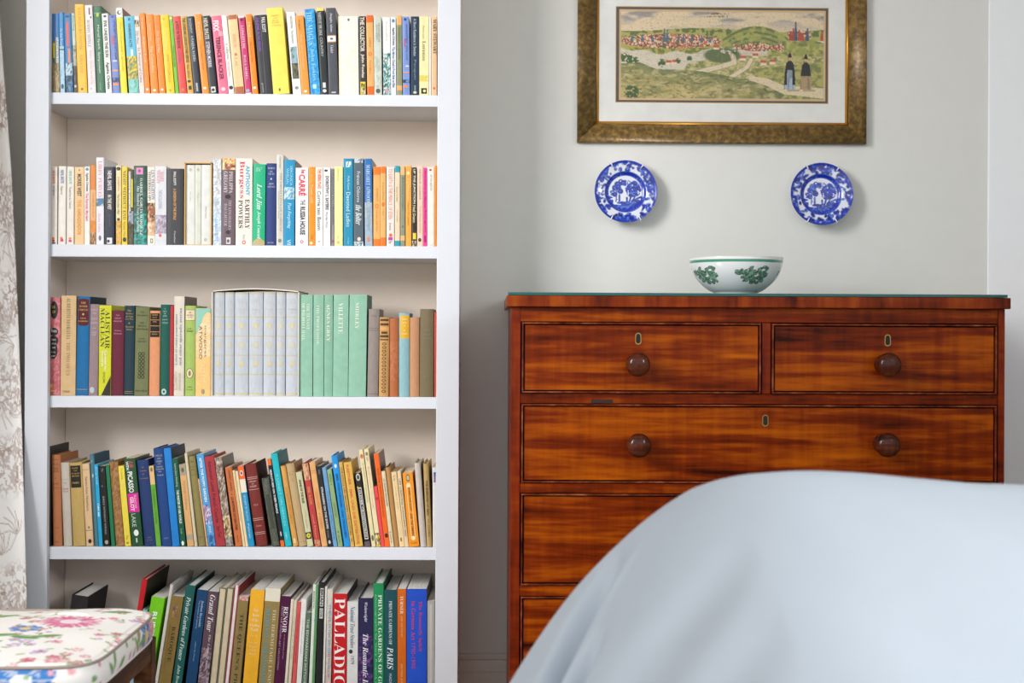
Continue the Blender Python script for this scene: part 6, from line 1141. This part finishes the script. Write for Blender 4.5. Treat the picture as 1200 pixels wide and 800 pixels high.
PAGES = {'p': mat('#e9dcc0', 0.9, 'pages', 0.1), 'h': mat('#e2d3b2', 0.9, 'pages', 0.1), 'f': mat('#e6dcc6', 0.9, 'pages', 0.1), 'w': mat('#e9e6df', 0.85, 'pages', 0.1)}
KC = {}
def spine_y(kind, x, t):
    """how far the spine stands in front of the board edges at x (0..t)"""
    u = 2 * x / t - 1
    if kind == 'h': return 0.0035 * (1 - u * u) * min(1.0, t / 0.016)
    if kind == 'f': return 0.0010 * (1 - u * u)
    return 0.0006 * (1 - u ** 4)
def make_book(row, t, h, dep, colour, kind, decor, side=None):
    """parts: cover (spine and boards), page_block, spine_decoration, title_lettering; origin at the left foot of the spine"""
    parts = []
    th = {'p': 0.0007, 'h': 0.0024, 'f': 0.0022}[kind]
    th = min(th, t * 0.22)
    rough = {'p': 0.38, 'h': 0.7, 'f': 0.5}[kind]
    cm = mat(colour, rough, 'cloth' if kind == 'h' else 'paper', 0.35)
    # plan outline of the cover (x, y): outer round the spine, then back along the inside
    out, inn = [], []
    n = 9 if kind == 'h' else 5
    out.append((0, dep)); 
    if kind == 'h':
        out += [(0, 0.0085), (0.0008, 0.0065), (0.0002, 0.0045)]
    else: out.append((0, 0.002))
    for k in range(n + 1):
        x = t * (0.012 + 0.976 * k / n); out.append((x, 0.0008 + (0.0035 if kind == 'h' else .0008) - spine_y(kind, x, t) * 1.0))
    if kind == 'h': out += [(t - 0.0002, 0.0045), (t - 0.0008, 0.0065), (t, 0.0085)]
    else: out.append((t, 0.002))
    out.append((t, dep))
    inn = [(t - th, dep), (t - th, 0.006 if kind == 'h' else 0.003), (th, 0.006 if kind == 'h' else 0.003), (th, dep)]
    pl = out + inn; m = len(pl)
    v = [(x, y, 0) for x, y in pl] + [(x, y, h) for x, y in pl]
    f = [(i, (i + 1) % m, (i + 1) % m + m, i + m) for i in range(m)] + [tuple(range(m))[::-1], tuple(range(m, 2 * m))]
    sd = [q[1] for q in decor if q[0] == 'S']
    if sd:
        nb = len(out) - 2
        ids = [1 if i in (0, nb) else 0 for i in range(m)] + [0, 0]
        parts.append(('cover', v, f, [cm, mat(sd[0], rough, 'paper', 0.35)], ids, None))
    else: parts.append(('cover', v, f, [cm], None, None))
    y_in = 0.0063 if kind == 'h' else 0.0031
    hi = 0.0032 if kind != 'p' else 0.0004
    v, f = box_geo(th + 0.0001, t - th - 0.0001, y_in, dep - (0.004 if kind != 'p' else 0.001), hi, h - hi)
    parts.append(('page_block', v, f, [PAGES['w'] if row == 5 else PAGES[kind]], None, None))
    base = 0.0008 + (0.0035 if kind == 'h' else .0008)
    def Y(x, lift): return base - spine_y(kind, min(max(x, 0.012 * t), .988 * t), t) - lift
    dv, df, dm, di = [], [], [], []
    lv, lf, lm, li = [], [], [], []
    mv, mf, mc = [], [], []
    def slot(ms, c):
        mm = mat(c, rough, 'ink', 0.35, 0.03)
        if mm not in ms: ms.append(mm)
        return ms.index(mm)
    lift = 0.00012
    def strip(xs, span, col, extra):
        k = len(dv); mi = slot(dm, col)
        for x in xs:
            a_, b_ = span(x); x = t * min(max(x, .015), .985)
            for z in (b_, a_): dv.append((x, Y(x, lift + extra), min(max(h * (1 - z), 0.0004), h - .0004)))
        for i in range(len(xs) - 1): df.append((k + 2 * i, k + 2 * i + 2, k + 2 * i + 3, k + 2 * i + 1)); di.append(mi)
    for d in decor:
        lift += 0.00003
        if d[0] == 'R':
            _, z0, z1, x0, x1, c = d; z1 = min(z1, 1.0)
            x0, x1 = max(x0, .012), min(x1, .988)
            s = 6; k = len(dv); mi = slot(dm, c)
            for j in (0, 1):
                for i in range(s + 1):
                    x = t * (x0 + (x1 - x0) * i / s); dv.append((x, Y(x, lift), h * (1 - (z1 if j == 0 else z0))))
            for i in range(s): df.append((k + i, k + i + 1, k + i + 2 + s, k + i + 1 + s)); di.append(mi)
        elif d[0] == 'S': continue
        elif d[0] == 'P':
            xs_ = [p[0] for p in d[1]]; lo_, hi_ = min(xs_), max(xs_)
            def span(x):
                zz = []
                for (ax, az), (bx, bz) in zip(d[1], d[1][1:] + d[1][:1]):
                    if min(ax, bx) - 1e-9 <= x <= max(ax, bx) + 1e-9: zz += [az, bz] if abs(bx - ax) < 1e-9 else [az + (bz - az) * (x - ax) / (bx - ax)]
                return min(zz), max(zz)
            strip([lo_ + (hi_ - lo_) * q / 10 for q in range(11)], span, d[2], 0.0002)
        elif d[0] == 'O':
            _, zc, rz, xc, rx, c = d
            def span(x): q = math.sqrt(max(0.0, 1 - ((x - xc) / rx) ** 2)); return zc - rz * q, zc + rz * q
            strip([xc - rx * math.cos(math.pi * q / 12) for q in range(13)], span, c, 0.0)
        elif d[0] == 'M':
            _, z0, z1, x0, x1, cols, seed = d
            x0, x1 = max(x0, .012), min(x1, .988)
            na = 8; nb = max(2, int((z1 - z0) * h / 0.0032)); k = len(mv)
            pal = 0.86 * np.array([lin(q) for q in cols])
            JJ, II = np.meshgrid(np.arange(nb + 1), np.arange(na + 1), indexing='ij')
            q = fbm(II.ravel() * .55 + seed * 7.3, JJ.ravel() * .42 + seed * 3.1, seed, 2)
            q = np.clip((q - .22) / .56, 0, .999) * len(pal); mc.extend(pal[q.astype(int)])
            for j in range(nb + 1):
                for i in range(na + 1):
                    x = t * (x0 + (x1 - x0) * i / na); z = h * (1 - (z0 + (z1 - z0) * j / nb)); mv.append((x, Y(x, lift), z))
            for j in range(nb):
                for i in range(na): a = k + j * (na + 1) + i; mf.append((a + na + 1, a + na + 2, a + 1, a))
        else:
            _, o, s, z0, z1, xc, w_, c, st = d
            g = TXT.get((s, st))
            if g is None: continue
            uv, fs = g; k = len(lv); mi = slot(lm, c)
            for a, b in uv:
                if o == 'd': x, z = xc + (b - .5) * w_, z0 + (z1 - z0) * a
                elif o == 'u': x, z = xc - (b - .5) * w_, z1 - (z1 - z0) * a
                else: x, z = xc + (a - .5) * w_, z0 + (.5 - b) * z1        # z0 = centre, z1 = height
                x *= t; lv.append((x, Y(x, 0.0007), h * (1 - z)))
            lf += [tuple(i + k for i in q) for q in fs]; li += [mi] * len(fs)
    if mf: parts.append(('cover_picture', mv, mf, [COVERPRINT], None, mc))
    if df: parts.append(('spine_decoration', dv, df, dm, di, None))
    if lf: parts.append(('title_lettering', lv, lf, lm, li, None))
    return parts
COVERPRINT = mat_attr('cover_print', 0.4, 0.35)
NEUT = {'p': 'paperback_book', 'h': 'hardback_book', 'f': 'hardback_book'}
def place(parts, name, loc, lean, yaw, t, pivot_right, label, group):
    r = empty(name, loc, (0, lean, yaw)); tag(r, label, 'book', group)
    dx = -t if pivot_right else 0.0
    for pn, v, f, ms, idx, cols in parts:
        o = mesh(pn, [(x + dx, y, z) for x, y, z in v], f, ms, r, False, idx)
        if cols is not None: colour_attr(o.data, np.array(cols))
        if pn in ('spine_decoration', 'cover_picture', 'title_lettering') and len(f) > 1: o['kind'] = 'stuff'
    return r

YBOOK = YF + 0.0235
NAMES = {1: 'top shelf', 2: 'second shelf', 3: 'third shelf', 4: 'fourth shelf', 5: 'bottom shelf'}
FOOT = {1: 109.9, 2: 287.2, 3: 464.2, 4: 640.8, 5: 800.0}
DEPTH = {1: 0.112, 2: 0.114, 3: 0.135, 4: 0.135, 5: 0.205}
YAWS = {1: 0, 2: 0, 3: 0, 4: R(-1.0), 5: R(-1.2)}
def slipcase(x0, x1, z0, z1, y0, dep, m, label, row, arch):
    th = 0.0022
    t = empty('slipcase', ((x0 + x1) / 2, y0 + dep / 2, z0)); tag(t, label, 'slipcase')
    cx, cy = (x0 + x1) / 2, y0 + dep / 2
    box('case_side', x0 - cx, x0 + th - cx, -dep / 2, dep / 2, 0, z1 - z0, m, t); box('case_side', x1 - th - cx, x1 - cx, -dep / 2, dep / 2, 0, z1 - z0, m, t)
    box('case_base', x0 + th - cx + .0001, x1 - th - cx - .0001, -dep / 2, dep / 2, 0, th * .6, m, t)
    box('case_back', x0 + th - cx + .0001, x1 - th - cx - .0001, dep / 2 - th, dep / 2, th, z1 - z0 - th, m, t)
    n = 14; v = []; f = []
    for i in range(n + 1):
        u = i / n; x = x0 + (x1 - x0) * u - cx; a = arch * math.sin(math.pi * u)
        for y in (-dep / 2, dep / 2):
            for z in (z1 - z0 - th, z1 - z0): v.append((x, y, z + 0.0001 + a))
    for i in range(n):
        a, b = i * 4, i * 4 + 4
        f += [(a, b, b + 2, a + 2), (a + 1, a + 3, b + 3, b + 1), (a, a + 1, b + 1, b), (a + 2, b + 2, b + 3, a + 3)]
    f += [(0, 2, 3, 1), (n * 4, n * 4 + 1, n * 4 + 3, n * 4 + 2)]
    mesh('case_top', v, f, m, t)
def build_row(row, data):
    zs = SHZ[row - 1] + 0.0003
    items = []                                   # flat list of books in order, slipcase volumes kept upright
    for b in data:
        if b[0] == 'slip':
            zt = at((b[1] + b[2]) / 2, b[3], YBOOK).z
            x0, x1 = at(b[1], FOOT[row], YBOOK).x, at(b[2], FOOT[row], YBOOK).x
            if row == 2: slipcase(x0, x1, zs, zt, YBOOK - 0.003, 0.125, mat('#c9a25e', .7, 'card'), 'tan card slipcase holding three grey books on the second shelf', row, 0.0)
            else: slipcase(x0, x1, zs, zt, YBOOK - 0.004, 0.165, mat('#d9d4c9', .7, 'card'), 'white card slipcase holding seven grey blue books, third shelf', row, 0.0062)
            items += [(q, True) for q in b[4]]
        else: items.append((b, False))
    rec = []
    for b, incase in items:
        xt0, xt1, yt, xb0, xb1 = b[:5]
        yfoot = FOOT[row]
        A, Bq = at((xt0 + xt1) / 2, yt, YBOOK), at((xb0 + xb1) / 2, yfoot, YBOOK)
        lean = 0.0 if incase else math.atan2(A.x - Bq.x, A.z - Bq.z)
        zb = zs + (0.0016 if incase else 0)
        if row == 5:                                     # carry the lines on down to the shelf
            slope = math.tan(lean); cxb = Bq.x - slope * (Bq.z - zb)
        else: cxb = Bq.x
        w1 = (at(xt1, yt, YBOOK).x - at(xt0, yt, YBOOK).x); w0 = (at(xb1, yfoot, YBOOK).x - at(xb0, yfoot, YBOOK).x)
        wdt = min(max(w1, w0 * .8), w0 * 1.15) * .5 + w0 * .5
        if row == 4: wdt = min(w0, max(w1, w0 * .85))
        rec.append(dict(b=b, lean=lean, c=cxb, w=wdt, z=A.z - zb, zb=zb, incase=incase))
    # neighbours must not run into each other: even out their leans a little, then share what still overlaps
    for _ in range(2):
        L = [r['lean'] for r in rec]
        for i in range(1, len(rec) - 1):
            if not rec[i]['incase'] and abs(L[i]) > R(1.2) and abs(L[i + 1] - L[i - 1]) < R(5): rec[i]['lean'] = .5 * L[i] + .25 * (L[i - 1] + L[i + 1])
    for r in rec:
        mid = r['c'] + math.tan(r['lean']) * 0; r['x0'], r['x1'] = mid - r['w'] / 2, mid + r['w'] / 2
    G = 0.0005
    for _ in range(8):
        for a, b in zip(rec[:-1], rec[1:]):
            zz = min(a['z'], b['z'])
            for z in (0, zz):
                ov = (a['x1'] + math.tan(a['lean']) * z) - (b['x0'] + math.tan(b['lean']) * z) + G
                if ov > 0: a['x1'] -= ov / 2; b['x0'] += ov / 2
        for r in rec:
            if r['x1'] - r['x0'] < .55 * r['w']:
                m_ = (r['x0'] + r['x1']) / 2; r['x0'], r['x1'] = m_ - .275 * r['w'], m_ + .275 * r['w']
    seen = set()
    for i, r in enumerate(rec):
        b = r['b']; le = r['lean']; c = math.cos(le)
        t = (r['x1'] - r['x0']) * c
        hgt = r['z'] / c if abs(le) < .02 else (r['z'] - t * abs(math.sin(le)) * 0.5) / c
        h = hgt
        rnd = random.Random(row * 100 + i)
        dep = DEPTH[row] + rnd.uniform(-.006, .008)
        if b[6] == 'p' and row in (1, 2): dep = min(.13, max(.104, h * .62))
        if r['incase']: dep = .108 if row == 2 else .15
        setback = rnd.uniform(0, .002) if row < 5 else 0
        if row == 5 and i == 1: setback = 0.006
        if row == 5 and i == 0: dep = .16
        dec = b[9]
        if row == 5:
            kf = (r['z'] - (at(b[0], 800, YBOOK).z - r['zb'])) / r['z']
            nd = []
            for d in dec:
                d = list(d)
                if d[0] == 'T': d[3] *= kf; d[4] *= kf
                elif d[0] == 'R': d[1] *= kf; d[2] = d[2] * kf if d[2] < 1 else 1
                elif d[0] == 'O': d[1] *= kf; d[2] *= kf
                elif d[0] == 'M': d[1] *= kf; d[2] = d[2] * kf if d[2] < 1 else 1
                nd.append(tuple(d))
            dec = nd
        parts = make_book(row, t, h, dep, b[5], b[6], dec)
        pr = le > 0
        x = r['x1'] if pr else r['x0']
        # a leaning block turns on its lower corner; keep its foot where it was measured
        loc = (x, YBOOK + setback, r['zb'])
        L_ = rec[i - 1]['b'][7] if i else None; R_ = rec[i + 1]['b'][7] if i < len(rec) - 1 else None
        lab = b[8]
        words = lab.replace(',', '').split()
        if r['incase']: tail = ', second shelf' if row == 2 else ''
        elif L_ is None or R_ is None: tail = ' of the ' + NAMES[row] if 'end' in words else ', end of the ' + NAMES[row]
        elif 'lettered' in words and any(w_.isupper() and len(w_) > 2 for w_ in words): tail = ', ' + NAMES[row]
        else: tail = ', between %s and %s books, %s' % (L_, R_, NAMES[row])
        lab = lab + tail
        if lab in seen: print('DUPLICATE LABEL', lab)
        if not 4 <= len(lab.split()) <= 16: print('LABEL LENGTH', len(lab.split()), lab)
        seen.add(lab)
        place(parts, NEUT[b[6]], loc, le, YAWS[row] if not r['incase'] else 0, t, pr, lab, 'books on the ' + NAMES[row])
for k, data in enumerate((ROW1, ROW2, ROW3, ROW4, ROW5)):
    build_row(k + 1, data)
